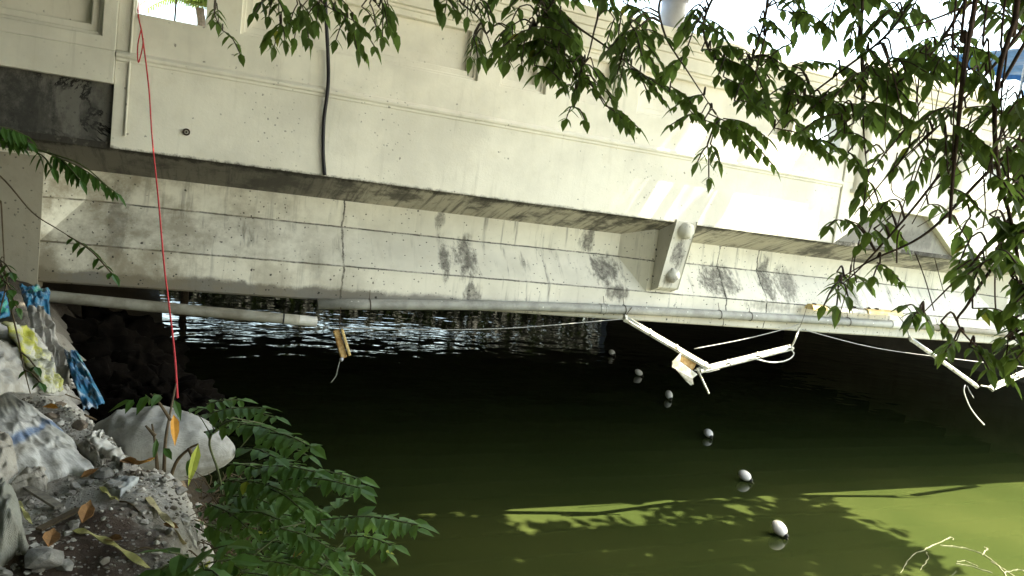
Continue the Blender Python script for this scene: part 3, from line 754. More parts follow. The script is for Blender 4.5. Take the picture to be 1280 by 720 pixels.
# the tree that hangs over the top of the view
TR = Vector((5.2, -4.2, 0)); TR.z = hz(TR.x, TR.y)-.1
tree = thing('overhanging_tree', 'broad tree whose leafy branches hang across the top of the cream wall', 'tree', TR)
hub = Vector((4.6, -1.8, 9.0))
m = MB(); tp = curve([TR, TR+Vector((-.2, .6, 3)), TR+Vector((-.4, 1.6, 5)), hub], 6); m.tube(tp, [.30-.16*k/(len(tp)-1) for k in range(len(tp))], 12); m.build('trunk', 'bark', tree, smooth=True)
def limb_to(branch_px, r=.008):
    """polyline of (px,py,depth): the branch; runs on up to the hub out of view"""
    pts = [at(*q) for q in branch_px]
    return pts
BRANCHES = [
    [(300, -70, 3.4), (274, -15, 3.4), (268, 15, 3.4), (278, 38, 3.4)],
    [(400, -80, 3.2), (372, -20, 3.2), (350, 0, 3.2), (350, 30, 3.2)],
    [(470, -90, 3.1), (420, -20, 3.1), (400, 0, 3.1), (440, 25, 3.1)],
    [(560, -80, 3.1), (500, -20, 3.1), (470, -2, 3.1), (482, 20, 3.1)],
    [(720, -90, 3.0), (620, -20, 3.0), (575, -2, 3.0), (600, 25, 3.0), (620, 75, 3.05)],
    [(760, -80, 2.9), (700, -10, 2.9), (690, 5, 2.9), (670, 35, 2.9), (700, 45, 2.9)],
    [(830, -70, 2.9), (760, -10, 2.9), (745, 30, 2.9), (735, 70, 2.95), (720, 100, 2.95)],
    [(640, -60, 3.05), (700, 15, 3.0), (760, 60, 2.95), (800, 90, 2.9), (860, 130, 2.9)],
    [(900, -80, 2.8), (830, -10, 2.8), (830, 40, 2.8), (860, 90, 2.85), (900, 150, 2.9)],
    [(960, -80, 2.8), (890, 0, 2.8), (885, 60, 2.8), (940, 110, 2.85), (980, 160, 2.9)],
    [(960, -90, 2.7), (960, 0, 2.7), (945, 60, 2.7), (928, 105, 2.75)],
    [(1180, -80, 2.6), (1120, 30, 2.6), (1050, 90, 2.65), (985, 140, 2.7), (960, 170, 2.75)],
    [(1240, -60, 2.6), (1170, 60, 2.6), (1100, 120, 2.65), (1040, 165, 2.7), (1010, 180, 2.75)],
    [(1080, -90, 2.6), (1078, 0, 2.6), (1077, 80, 2.6), (1080, 170, 2.6), (1085, 220, 2.6)],
    [(1300, 20, 2.5), (1230, 140, 2.5), (1150, 250, 2.55), (1080, 330, 2.6), (1047, 360, 2.6)],
    [(1330, 130, 2.5), (1240, 210, 2.5), (1160, 290, 2.5), (1090, 325, 2.55), (1055, 345, 2.6)],
    [(1330, -40, 2.4), (1260, 60, 2.4), (1190, 140, 2.45), (1130, 200, 2.5)],
    [(1300, 180, 2.4), (1270, 260, 2.4), (1215, 330, 2.4), (1185, 360, 2.4), (1150, 395, 2.4)],
    [(1320, 250, 2.3), (1260, 310, 2.3), (1210, 380, 2.3), (1200, 410, 2.3), (1260, 470, 2.35)],
    [(1340, 330, 2.3), (1290, 340, 2.3), (1262, 380, 2.3), (1262, 425, 2.3)],
    [(1290, -60, 2.5), (1230, -5, 2.5), (1150, 30, 2.5), (1100, 40, 2.5)],
    [(1340, 60, 2.35), (1290, 110, 2.35), (1250, 170, 2.35), (1230, 230, 2.35)],
]
# leaves drawn from the photograph: base x,y -> tip x,y
HAND = [(270, 10, 266, 24), (272, 12, 273, 27), (278, 38, 300, 67), (338, -6, 318, 15), (340, 0, 336, 20), (344, -4, 354, 14), (352, 28, 336, 46), (350, 32, 343, 58), (352, 30, 356, 50), (352, 33, 335, 50),
        (372, 5, 362, 30), (376, 8, 368, 48), (378, 8, 386, 48), (375, 4, 392, 28), (398, 4, 384, 20), (400, 0, 396, 26), (356, 20, 366, 26), (430, 26, 420, 50), (436, 26, 446, 62), (440, 24, 468, 58), (432, 24, 456, 66),
        (420, 10, 432, 24), (452, 8, 470, 32), (462, 4, 470, 34), (478, 6, 478, 46), (482, 4, 494, 40), (484, 2, 488, 22), (476, 0, 484, 32), (388, -6, 404, 14), (408, -5, 420, 14), (420, -5, 440, 16),
        (545, -6, 548, 8), (552, -6, 568, 12), (560, -6, 556, 16), (572, 0, 572, 14), (585, 2, 584, 20), (594, 4, 602, 22), (604, 8, 612, 26), (600, 0, 614, 16), (593, 40, 588, 70), (594, 42, 604, 70), (592, 48, 597, 72),
        (622, 58, 614, 72), (622, 60, 626, 73), (634, 36, 622, 52), (640, 32, 640, 54), (636, 34, 628, 60), (652, 54, 636, 78), (655, 54, 652, 80), (662, 52, 668, 70), (658, 30, 676, 44),
        (668, 82, 700, 100), (690, 82, 704, 102), (700, 64, 722, 94), (712, 70, 730, 92), (718, 134, 731, 150), (714, 106, 704, 110), (716, 132, 708, 148), (756, 132, 798, 160), (760, 134, 784, 158), (742, 84, 756, 96), (728, 98, 742, 110), (745, 106, 764, 118), (752, 112, 764, 124),
        (764, 72, 778, 96), (780, 82, 830, 126), (800, 92, 866, 142), (838, 108, 872, 140), (788, 84, 808, 112), (690, 5, 720, 40), (700, 20, 696, 48), (650, 8, 640, 26), (672, 6, 690, 30), (684, 14, 674, 40), (676, 40, 668, 62), (690, 40, 700, 66),
        (866, 24, 908, 38), (862, 14, 854, 30), (888, 62, 924, 60), (892, 74, 942, 92), (934, 40, 966, 60), (930, 92, 918, 100), (950, 22, 972, 34), (948, 86, 962, 98),
        (884, 180, 886, 222), (888, 180, 898, 200), (884, 182, 872, 202), (886, 142, 966, 206), (880, 150, 936, 186), (904, 148, 956, 170), (918, 126, 950, 138), (942, 138, 990, 104), (958, 134, 998, 154), (984, 124, 1060, 134), (1000, 120, 1058, 140), (968, 160, 1036, 192), (998, 158, 1024, 178), (1010, 176, 1046, 184), (1038, 188, 1066, 204), (1060, 190, 1074, 206),
        (990, 82, 1030, 78), (975, 88, 1006, 102), (940, 70, 974, 78), (1082, 228, 1080, 256), (1084, 226, 1098, 252), (1084, 224, 1072, 246), (1050, 275, 1036, 282), (1056, 274, 1068, 284), (1105, 190, 1090, 208),
        (1100, 262, 1086, 290), (1108, 276, 1130, 300), (1100, 290, 1076, 306), (1092, 286, 1110, 306), (1112, 250, 1100, 262), (1096, 328, 1126, 352), (1100, 330, 1092, 345), (1048, 352, 1030, 382), (1050, 352, 1060, 370), (1048, 350, 1046, 382), (1062, 342, 1080, 352), (1046, 340, 1058, 348),
        (1148, 388, 1140, 398), (1150, 385, 1160, 402), (1148, 392, 1132, 382), (1190, 430, 1182, 440), (1214, 428, 1262, 472), (1196, 425, 1180, 438), (1212, 432, 1236, 462), (1260, 422, 1258, 444), (1266, 424, 1276, 436), (1176, 402, 1186, 416)]
ENV = [(600, 10), (640, 40), (680, 70), (720, 92), (780, 100), (840, 130), (880, 165), (930, 140), (980, 140), (1040, 165), (1080, 190), (1110, 220), (1130, 330), (1160, 350), (1190, 370), (1230, 420), (1280, 430), (1330, 430)]
DENS = [(600, .4), (680, 1.1), (800, .95), (900, .55), (1050, .7), (1120, 1.1), (1180, 1.5), (1290, 1.9)]
BPTS = []
for bi, b in enumerate(BRANCHES):
    c = curve([at(*q) for q in b], 8); BPTS.append(c)
def nearest(px, py):
    best = None
    for bi, c in enumerate(BPTS):
        for k, p in enumerate(c):
            q = proj(p)
            if q is None: continue
            dd_ = (q[0]-px)**2+(q[1]-py)**2
            if best is None or dd_ < best[0]: best = (dd_, bi, k)
    return best
leafM = [MB() for _ in BRANCHES]; stemM = [MB() for _ in BRANCHES]
for bi, c in enumerate(BPTS):
    n = len(c); thick = .0065 if bi < 14 else .007
    up_end = c[0]; lead = curve([hub, hub.lerp(up_end, .33)+Vector((R.gauss(0, .25), R.gauss(0, .25), .55)), hub.lerp(up_end, .7)+Vector((R.gauss(0, .18), R.gauss(0, .18), .35)), up_end], 6)[:-1]
    bad = False
    stemM[bi].tube(lead+c, [.024-.013*k/len(lead) for k in range(len(lead))]+[thick*(1-.75*k/(n-1)) for k in range(n)], 6)
def put_leaf(x0, y0, x1, y1, k=1.0):
    _, bi, k_ = nearest(x0, y0); bp = BPTS[bi][k_]; dep = (bp-EYE).dot(fwd)+R.uniform(-.12, .12)
    a = at(x0, y0, dep); b = at(x1, y1, dep+R.uniform(-.14, .10))
    plen = math.hypot(x1-x0, y1-y0); L = (b-a).length
    if (a-bp).length > .02: stemM[bi].tube(curve([bp, bp.lerp(a, .5)+UP*.03, a], 3), [.0042, .004, .0036, .0034, .0032, .003, .003], 4, False)
    n = max(3, min(9, int(round(plen/9.5))))
    ll = .066*k*R.uniform(.85, 1.15)*(1 if plen > 20 else .9)
    leaf(leafM[bi], stemM[bi], a, b, n, ll, ll*.52, R.uniform(.35, .85), R.uniform(.6, .95), .38, .10)
for q in HAND: put_leaf(*q)
cnt = 0
while cnt < 235:
    x = R.uniform(620, 1335); env = lerp_tab(ENV, x); y = R.uniform(-50, env)
    dn = lerp_tab(DENS, x)
    hole = mnoise.noise(Vector((x/52, y/44, 1.7)))
    if x < 1150 and hole < .04: continue
    if x >= 1150 and hole < -.08: continue
    if 980 < x < 1190 and 175 < y < 350 and R.random() < .85: continue
    if R.random() > dn/1.9: continue
    b = nearest(x, y)
    if b[0] > 75**2: continue
    ang = R.choice([R.uniform(.2, 1.3), R.uniform(.2, 1.0), R.uniform(1.6, 2.8)]); L = R.uniform(26, 62)
    x1, y1 = x+math.cos(ang)*L, y+math.sin(ang)*L*.8
    if y1 > env+20: continue
    put_leaf(x, y, x1, y1, R.uniform(.9, 1.15)); cnt += 1
for bi in range(len(BRANCHES)):
    b = stemM[bi].build('branch', 'vine' if bi > 10 else 'bark', tree, smooth=True)
    leafM[bi].build('foliage', 'leaf', b)
# the crown overhead, out of view, with clumps added high and low to shade the left of the wall, the bank and the near water
m = MB()
def clump(c, r, k):
    for _ in range(k):
        p = c+Vector((R.gauss(0, r), R.gauss(0, r), R.gauss(0, r*.6)))
        q = proj(p)
        mg = 40+330/max(.3, (p-EYE).dot(fwd))
        if q is not None and -mg < q[0] < 1280+mg and -mg < q[1] < 720+mg: continue
        d = Vector((R.gauss(0, 1), R.gauss(0, 1), R.gauss(0, .5))); m.cur = R.random()
        leaflet(m, p, d, Vector((R.gauss(0, .5), R.gauss(0, .5), 1)), R.uniform(.24, .38), R.uniform(.16, .22), .1)
def shade(T, h, r=.42, k=14): clump(T+S*((h-T.z)/S.z), r, k)
for _ in range(520):                       # wall
    X = R.uniform(-5, 8.0); pr = 1-max(0, min(1, (X-1.2)/3.4))
    if R.random() > pr**1.3: continue
    if X < .1: shade(Vector((X, D-R.uniform(0, .25), H+R.uniform(-.2, 2.6))), R.uniform(8.6, 11.5), .38, 12)
for _ in range(900):                       # unseen clumps added high up, whose shade melts away along the wall
    X = R.uniform(-.3, 6.2)
    if R.random() > .52*(1-max(0, min(1, (X-1.2)/4.0)))**1.0: continue
    shade(Vector((X, D, H+R.uniform(-.3, 2.7))), R.uniform(18, 23), .30, 9)
for _ in range(34): shade(Vector((R.uniform(2.5, 9.5), R.uniform(7.6, 8.4), .1)), R.uniform(7.6, 9), .13, 15)
for _ in range(2900):                      # near water and bank
    X = R.uniform(-7, 10.0); Yt = R.uniform(-3, 8.3)
    if X > 9.2+.25*(Yt-6.3)+R.uniform(-.25, .25): continue
    if X > 2.5 and not 5.8 < Yt < (8.0 if X < 4 else 7.62): continue
    if 3.2 < X < 8.5 and 7.8 < Yt and R.random() < .4: continue      # the gap that lets the flecks of sun through
    shade(Vector((X, Yt, .1 if X > 0 else 2.4)), R.uniform(7.6, 10), .34 if X < 2.5 else .24 if X < 4 else .15, 15)
for _ in range(620):
    clump(Vector((R.uniform(-11, 1.8), R.uniform(-7, 6.5), R.uniform(8.8, 13))), .6, 16)
for _ in range(330):  # from here on: unseen leaf clumps added to block sky light at the left
    clump(Vector((R.uniform(-11, 2.5), R.uniform(-10, -4.5), R.uniform(4.8, 10))), .6, 16)
for _ in range(520):
    clump(Vector((R.uniform(-13, -1.2), R.uniform(-7, 5.5), R.uniform(4.2, 9))), .6, 16)
for _ in range(420):
    clump(Vector((R.uniform(-11, 1.5), R.uniform(-9, -4), R.uniform(3.4, 6))), .6, 16)
for _ in range(300):
    clump(Vector((R.uniform(-9, -2.6), R.uniform(1, 6.8), R.uniform(3.5, 8))), .5, 16)
for _ in range(620):
    clump(Vector((R.uniform(-9, .3), R.uniform(.5, 7.2), R.uniform(5.8, 10))), .55, 20)
for _ in range(380):
    clump(Vector((R.uniform(-12, -1.5), R.uniform(-9, -1), R.uniform(2.2, 5))), .6, 18)
for _ in range(640):
    clump(Vector((R.uniform(-7, 3), R.uniform(-6.5, -1.4), R.uniform(2.6, 8))), .6, 18)
for _ in range(420):
    clump(Vector((R.uniform(-9, -.6), R.uniform(2, 7.3), R.uniform(5.2, 8))), .5, 20)
for _ in range(420):
    clump(Vector((R.uniform(-14, -4.2), R.uniform(-2, 6.5), R.uniform(2.4, 6.5))), .6, 18)
for _ in range(260): shade(Vector((R.uniform(-2.2, 1.2), R.uniform(1.5, 6.2), 2.5)), R.uniform(8.5, 12), .3, 14)
m.build('crown', 'farleaf', tree)  # tree crown together with the added shading clumps
# hanging dry vines
VN = [[(1222, -30), (1214, 20), (1205, 80), (1198, 150), (1192, 220), (1188, 280)], [(1212, -30), (1209, 40), (1200, 110), (1197, 170), (1190, 260)], [(1200, -30), (1198, 60), (1194, 130), (1190, 200)],
      [(1275, -30), (1268, 20), (1252, 80), (1245, 150), (1250, 220), (1264, 270), (1272, 330)], [(1240, -30), (1236, 50), (1240, 110), (1244, 170), (1238, 230)], [(1262, -30), (1258, 60), (1250, 130), (1258, 200), (1262, 250)], [(1080, -30), (1078, 40), (1077, 100), (1077, 150)], [(964, -30), (960, 30), (950, 70), (941, 110)]]
VL = ['thick dry vine hanging left of the paired vines near the right edge', 'thin vine running beside the thick dry vine', 'thin vine hanging just left of the thick dry vine', 'thick bent vine nearest the right edge', 'thin vine between the two thick dry vines', 'thin vine wound round the bent one near the right edge', 'single thin straight vine hanging in front of the beige column', 'thin slanting vine hanging in front of the coping']
for k, (v, lab) in enumerate(zip(VN, VL)):
    pts = [at(a+R.uniform(-2, 2), b, 2.35 if k < 6 else 2.62) for a, b in v]; r = (.0085, .005, .004, .009, .004, .004, .0045, .004)[k]
    top = pts[0]+Vector((0, .1, 2.2)); m = MB(); c = curve([top]+pts, 6); m.tube(c, [r*(1.1-.5*i/len(c)) for i in range(len(c))], 6)
    tag(m.build('hanging_vine', 'vine', smooth=True, origin=top), lab, 'vine', 'dry vines hanging among the leaves')
m = None
# criss-cross thin twigs at the right
m = MB()
for _ in range(60):
    x = R.uniform(1060, 1290); y = R.uniform(20, 330); a = R.uniform(-1.2, -.5) if R.random() < .6 else R.uniform(1.2, 1.9); L = R.uniform(40, 140); dp = R.uniform(2.4, 2.65)
    m = MB(); p0, p1 = at(x, y, dp), at(x+math.cos(a)*L, y+math.sin(a)*L, dp+R.uniform(-.1, .1))
    m.tube(curve([p0, p0.lerp(p1, .5)+Vector((R.gauss(0, .02), 0, R.gauss(0, .02))), p1], 4), R.uniform(.0012, .0028), 4); m.build('twig', 'vine', tree)

# ------------------------------------------------------------------ plants of the bank
def plant(name, label, cat, root, stems, leaves, lm, sm, ll, lw, droop, side, rs=.006):
    root = Vector(root); th = thing(name, label, cat, root)
    sb = MB(); lb = MB(); sp_ = []
    for s in stems:
        c = curve([root]+[at(*q) for q in s] if len(s[0]) == 3 else s, 6); sp_ += c
        sb.tube(c, [rs*(1.1-.7*k/len(c)) for k in range(len(c))], 6)
    for (x0, y0, x1, y1, dp, n) in leaves:
        a = at(x0, y0, dp); b = at(x1, y1, dp+R.uniform(-.12, .06)); q = min(sp_, key=lambda p: (p-a).length)
        if .01 < (q-a).length < .5: sb.tube([q, q.lerp(a, .5)+UP*.01, a], [.003, .0025, .002], 4, False)
        leaf(lb, sb, a, b, n, ll*R.uniform(.85, 1.1), lw*R.uniform(.9, 1.1), droop, side, .3, .06)
    sb.build('stem', sm, th, smooth=True); lb.build('foliage', lm, th)
    return th
bl = []
BUSH = [(250, 520, 330, 510), (262, 528, 350, 540), (270, 512, 345, 522), (330, 540, 388, 558), (320, 545, 385, 570), (255, 540, 310, 535), (300, 560, 345, 572), (318, 585, 395, 590), (350, 590, 448, 598), (345, 600, 450, 610), (330, 575, 380, 585),
        (395, 592, 450, 612), (335, 610, 380, 640), (352, 620, 402, 640), (360, 625, 400, 648), (405, 640, 432, 622), (385, 657, 520, 662), (400, 650, 522, 656), (420, 655, 515, 652), (430, 670, 492, 682), (440, 668, 482, 690), (330, 640, 400, 660), (350, 660, 420, 690),
        (370, 670, 412, 700), (300, 640, 350, 650), (290, 620, 340, 630), (295, 690, 378, 714), (310, 700, 400, 720), (350, 690, 425, 718), (380, 700, 450, 728), (280, 600, 330, 612), (300, 660, 340, 690), (270, 660, 320, 690), (262, 630, 310, 660), (285, 580, 335, 590),
        (268, 690, 330, 720), (300, 715, 380, 738), (340, 650, 385, 676), (258, 505, 300, 500), (390, 680, 450, 705), (240, 510, 282, 520), (300, 530, 362, 548), (310, 620, 360, 615), (280, 645, 330, 640), (300, 600, 372, 622), (255, 655, 300, 680)]
for q in BUSH:
    bl.append((*q, 2.75+R.uniform(-.3, .25)-.0006*(q[1]-600), max(5, min(11, int(math.hypot(q[2]-q[0], q[3]-q[1])/9)))))
for _ in range(26):
    x = R.uniform(262, 350); y = R.uniform(600, 725); a = R.uniform(-.5, .9); L = R.uniform(35, 60)
    bl.append((x, y, x+math.cos(a)*L, y+math.sin(a)*L, 3.0+R.uniform(-.25, .3), 6))
plant('leafy_bush', 'large green bush of feathery leaves growing over the water from the bank', 'bush', at(285, 690, 3.25),
      [[(292, 640, 3.1), (310, 600, 3.0), (340, 585, 2.8), (380, 592, 2.75)], [(290, 660, 3.0), (330, 650, 2.8), (400, 656, 2.7), (470, 658, 2.7)], [(275, 600, 3.1), (262, 550, 3.0), (290, 525, 2.9), (330, 530, 2.8)], [(300, 700, 3.0), (340, 705, 2.8), (400, 712, 2.7)], [(300, 650, 3.0), (330, 615, 2.85), (360, 620, 2.8)]],
      bl, 'bushleaf', 'greenstem', .072, .042, .22, .95)
plant('low_plant', 'broad-leaved green plant at the bottom edge in front of the rubble heap', 'plant', at(235, 735, 2.2),
      [[(240, 712, 2.2), (252, 700, 2.15)], [(225, 710, 2.2), (210, 702, 2.15)], [(260, 715, 2.2), (275, 695, 2.2)]],
      [(232, 702, 200, 712, 2.2, 3), (240, 700, 212, 690, 2.2, 3), (246, 698, 284, 682, 2.2, 3), (250, 708, 288, 700, 2.2, 3), (236, 712, 222, 724, 2.15, 3), (255, 712, 275, 722, 2.15, 3)], 'bushleaf', 'greenstem', .10, .058, .3, .8)
plant('leafy_twig', 'drooping leafy twig reaching in from the left in front of the dark concrete', 'twig', at(-60, 140, 3.0),
      [[(-20, 160, 3.0), (10, 172, 3.0), (50, 188, 3.0), (100, 205, 3.0), (140, 238, 3.0)]],
      [(-10, 160, 35, 178, 3.0, 6), (0, 158, 30, 168, 2.9, 5), (60, 192, 144, 240, 3.0, 10), (62, 190, 100, 225, 3.02, 6), (45, 190, 66, 210, 3.0, 4), (-5, 172, 25, 182, 3.0, 4)], 'sideleaf', 'greenstem', .066, .030, .9, .45)
plant('leafy_twig', 'small leafy twig hanging below in front of the girder end', 'twig', at(-50, 190, 3.0),
      [[(0, 220, 3.0), (40, 265, 3.0), (70, 285, 3.0), (88, 296, 3.0)]], [(84, 294, 140, 342, 3.0, 7)], 'sideleaf', 'drystem', .058, .032, .5, .7, .004)
plant('creeping_vine', 'thin creeper trailing over the plastic sheets at the left edge', 'vine', at(-10, 320, 3.0),
      [[(2, 330, 3.0), (10, 370, 2.9), (22, 420, 2.8), (30, 460, 2.7), (38, 492, 2.6)], [(0, 250, 3.0), (4, 300, 3.0), (6, 345, 2.9)], [(8, 345, 2.9), (0, 390, 2.8), (-8, 430, 2.7)]],
      [(4, 335, -6, 352, 2.95, 4), (10, 365, 22, 385, 2.85, 3), (26, 440, 44, 458, 2.7, 2), (30, 462, 50, 478, 2.65, 2), (2, 350, 14, 362, 2.9, 3), (0, 325, 14, 340, 2.95, 3)], 'sideleaf', 'drystem', .045, .030, .5, .6, .004)
# sapling tied with the string
sg = G(190, 605); sap = thing('sapling', 'half-dead sapling in front of the grey sack, holding one orange leaf', 'sapling', sg)
m = MB()
for pts in ([(205, 590, 3.6), (207, 550, 3.65), (213, 515, 3.8), (220, 480, 4.0)], [(197, 590, 3.6), (194, 555, 3.6), (190, 530, 3.65)], [(212, 600, 3.6), (222, 575, 3.6), (238, 560, 3.6), (248, 555, 3.6)], [(213, 525, 3.75), (200, 505, 3.7), (188, 492, 3.7)], [(194, 545, 3.6), (182, 532, 3.6)], [(236, 560, 3.6), (243, 580, 3.58), (238, 600, 3.58)]):
    c = curve([at(*q) for q in pts], 6); m.tube(c, [.010*(1-.6*k/len(c)) for k in range(len(c))], 6)
m.build('stem', 'drystem', sap, smooth=True)
m = MB()
leaf(m, None, at(205, 494, 3.7), at(166, 500, 3.65), 3, .11, .055, .25, .75, tone=.5)
for a, b, w_, tn in (((248, 555), (236, 600), .05, .99), ((240, 572), (234, 592), .045, .8), ((205, 560), (215, 572), .04, .3), ((196, 548), (192, 572), .03, .3), ((218, 500), (226, 522), .04, .4)):
    m.cur = tn; p, q = at(*a, 3.56), at(*b, 3.54); leaflet(m, p, q-p, Vector((.3, -1, .4)), (q-p).length, w_)
m.build('foliage', 'sideleaf', sap)
m = MB(); p, q = at(217, 518, 3.6), at(219, 552, 3.58); leaflet(m, p, q-p, Vector((.5, -1, .3)), (q-p).length, .05); m.build('withered_leaf', 'orange', sap)
gt = thing('grass_tuft', 'tangle of dry brown undergrowth beside the bush and rubble heap', 'tuft', G(270, 640)); m = MB()
for _ in range(150):
    x = R.uniform(248, 318); y = R.uniform(605, 700); p = at(x, y, R.uniform(3.0, 3.4)); q = p+Vector((R.gauss(0, .06), R.gauss(0, .06), R.uniform(-.02, .11))); m.tube([p, p.lerp(q, .5)+Vector((.01, 0, .01)), q], [.0035, .0028, .0012], 4, False)
m.build('stalks', 'drystem', gt); m = MB()
for _ in range(90):
    x = R.uniform(240, 330); y = R.uniform(600, 715); p = at(x, y, R.uniform(3.0, 3.35)); m.cur = R.random()*.6; leaflet(m, p, Vector((R.gauss(0, 1), R.gauss(0, 1), R.gauss(0, .5))), Vector((R.gauss(0, .4), -.4, 1)), .04, .022)
m.build('foliage', 'sideleaf', gt)

# ------------------------------------------------------------------ things on the bank
def sheet(name, pxs, label, cat, mat, h=.06, crink=.035, n=26, seed=1, stripe=None, smooth=True, lift=0., depths=None, puff=1.0):
    """a sack or sheet lying on the ground; pxs: four corners (top-left, top-right, bottom-right, bottom-left)"""
    c = [G(*p) for p in pxs] if depths is None else [at(*p, dd_) for p, dd_ in zip(pxs, depths)]
    m = MB(); top = []; bot = []; strv = []
    o = (c[0]+c[1]+c[2]+c[3])/4
    e1 = (c[1]-c[0]); e2 = (c[3]-c[0]); nn = e1.cross(e2).normalized()
    if nn.z < 0: nn = -nn
    for j in range(n+1):
        for i in range(n+1):
            u, v = i/n, j/n
            wob = mnoise.fractal(Vector((u*3.1+seed*5, v*3.1, seed)), 1, 2, 3)*.07
            eu = u+wob*(.4+abs(u-.5)*1.2); ev = v+mnoise.fractal(Vector((u*3.1, v*3.1+seed*5, seed+4)), 1, 2, 3)*.07
            p = c[0].lerp(c[1], eu).lerp(c[3].lerp(c[2], eu), ev)
            prof = (1-abs(2*u-1)**3.2)*(1-abs(2*v-1)**3.2)
            cr = mnoise.fractal(Vector((u*5+seed, v*7+seed*2, .3)), 1, 2, 4)*crink*(.35+.65*min(1, prof*3))-crink*.9*(abs(mnoise.noise(Vector((u*4.3+v*2+seed, v*5.1-u*1.5, seed*2.1))))**.6-.5)*min(1, prof*3)
            if depths is None:
                hg = hz(p.x, p.y); g = Vector((p.x, p.y, p.z*.75+hg*.25))
                top.append(g+UP*(.012+lift+h*prof**.6*puff+cr+abs(crink)*.5)); bot.append(Vector((p.x, p.y, min(hg, g.z)-.02)))
            else:
                top.append(p+nn*(h*prof**.6+cr)); bot.append(p+nn*(cr-.008-h*.6*prof**.6))
            strv.append((u, v))
    a = m.add(top); b = m.add(bot); k = n+1
    for j in range(n):
        for i in range(n):
            q = (j*k+i, j*k+i+1, (j+1)*k+i+1, (j+1)*k+i)
            m.face([a+x for x in q]); m.face([b+x for x in reversed(q)])
    rim = [i for i in range(k)]+[j*k+n for j in range(1, k)]+[n*k+i for i in range(n-1, -1, -1)]+[j*k for j in range(n-1, 0, -1)]
    for p, q in zip(rim, rim[1:]+rim[:1]): m.face((a+p, b+p, b+q, a+q))
    ob = m.build(name, mat, smooth=smooth, origin=o)
    if stripe:
        at_ = ob.data.attributes.new('stripe', 'FLOAT', 'POINT'); vals = []
        for u, v in strv: vals.append(max(0, 1-abs((v-stripe(u))/.055)**4) if abs(v-stripe(u)) < .055 else 0.)
        at_.data.foreach_set('value', vals+[0.]*len(vals))
    return tag(ob, label, cat)
sheet('woven_sack', [(-30, 470), (62, 528), (118, 588), (-10, 612)], 'flattened white woven sack with a blue stripe lying on the rubble', 'sack', 'sack', .035, .014, 60, 3, lambda u: .40+.30*(1-min(1, max(0, (u-.25)/.5))**2))
# big grey sack hanging over the edge
gc = at(214, 566, 4.0); ax = Matrix((rgt, -fwd, upv)).transposed()
m = MB(); rows = []; N = 70; K = 56
prof = [(-95, 2), (-88, 26), (-60, 42), (-20, 47), (15, 43), (45, 33), (66, 20), (77, 9), (80, 1)]
for i in range(N+1):
    xx = -95+175*i/N; hr = lerp_tab(prof, xx); ct = -14+max(0, (xx+40))*.11 if True else 0; row = []
    for j in range(K):
        a = 2*math.pi*j/K; nz_ = 1+.10*mnoise.fractal(Vector((xx*.03, math.cos(a)*1.5, math.sin(a)*1.5)), 1, 2, 4)-.05*abs(mnoise.noise(Vector((xx*.035+math.sin(a)*.8, math.cos(a)*3, math.sin(a)*3+4))))*2
        row.append(gc+rgt*(xx/F*4.0)+upv*((-ct+hr*math.sin(a)*nz_)/F*4.0)-fwd*(hr*1.0*math.cos(a)*nz_/F*4.0))
    rows.append(m.add(row))
for p, q in zip(rows, rows[1:]):
    for j in range(K): m.face((p+j, p+(j+1) % K, q+(j+1) % K, q+j))
m.face([rows[0]+j for j in range(K)]); m.face([rows[-1]+j for j in reversed(range(K))])
tag(m.build('full_sack', 'greysack', smooth=True, origin=gc), 'stuffed grey-white sack bulging over the bank edge behind the sapling', 'sack')
sheet('stuffed_bag', [(-40, 548), (14, 556), (24, 600), (-40, 640)], 'crumpled beige bag at the left edge beside the striped sack', 'bag', 'bagbeige', .08, .025, 24, 5)
sheet('stuffed_bag', [(-40, 622), (18, 628), (34, 690), (-40, 712)], 'bulging olive-grey bag at the bottom left edge', 'bag', 'baggreen', .12, .02, 24, 6)
sheet('stuffed_bag', [(18, 600), (62, 592), (58, 614), (10, 622)], 'flat brownish bag tucked under the lower edge of the striped sack', 'bag', 'bagbeige', .035, .02, 18, 8)
# the pile of plastic sheets at the left: set on edge along the bank's lip
sheet('plastic_sheet', [(-30, 395), (50, 420), (82, 492), (-30, 492)], 'large dusty grey plastic sheet draped on the bank at the left edge', 'plastic sheet', 'plastic', .03, .05, 30, 11, depths=(4.2, 4.5, 4.0, 3.2))
sheet('plastic_sheet', [(28, 368), (64, 398), (90, 480), (60, 470)], 'stiff torn grey sheet standing along the bank edge above the dark water', 'plastic sheet', 'plastic', .02, .05, 26, 12, depths=(5.6, 5.4, 4.3, 4.3))
sheet('blue_bag', [(24, 356), (62, 362), (62, 402), (34, 386)], 'blue and green printed plastic bag wedged at the top of the bank edge', 'plastic bag', 'blue', .02, .05, 22, 13, depths=(5.7, 5.8, 5.4, 5.3))
sheet('blue_bag', [(80, 440), (96, 438), (131, 502), (104, 512)], 'torn blue plastic strip hanging over the bank edge near the grey sack', 'plastic bag', 'blue', .02, .04, 22, 14, depths=(4.5, 4.5, 4.15, 4.0))
sheet('lime_bag', [(4, 402), (36, 412), (78, 486), (60, 490)], 'yellow-green plastic bag trailing down between the grey sheets', 'plastic bag', 'limebag', .02, .04, 24, 15, depths=(4.0, 4.3, 3.9, 3.7))
sheet('blue_bag', [(-30, 360), (10, 366), (12, 396), (-30, 400)], 'dull blue plastic bag half hidden at the left edge', 'plastic bag', 'blue', .02, .04, 16, 16, depths=(4.4, 4.5, 4.4, 4.2))
sheet('plastic_scrap', [(128, 612), (156, 600), (174, 602), (150, 622)], 'stiff clear plastic scrap lying on the middle of the rubble', 'scrap', 'clearscrap', .008, .015, 12, 17)
sheet('plastic_scrap', [(108, 552), (126, 548), (172, 578), (154, 584)], 'white plastic strip crumpled in front of the grey sack', 'scrap', 'sack', .02, .03, 18, 18)
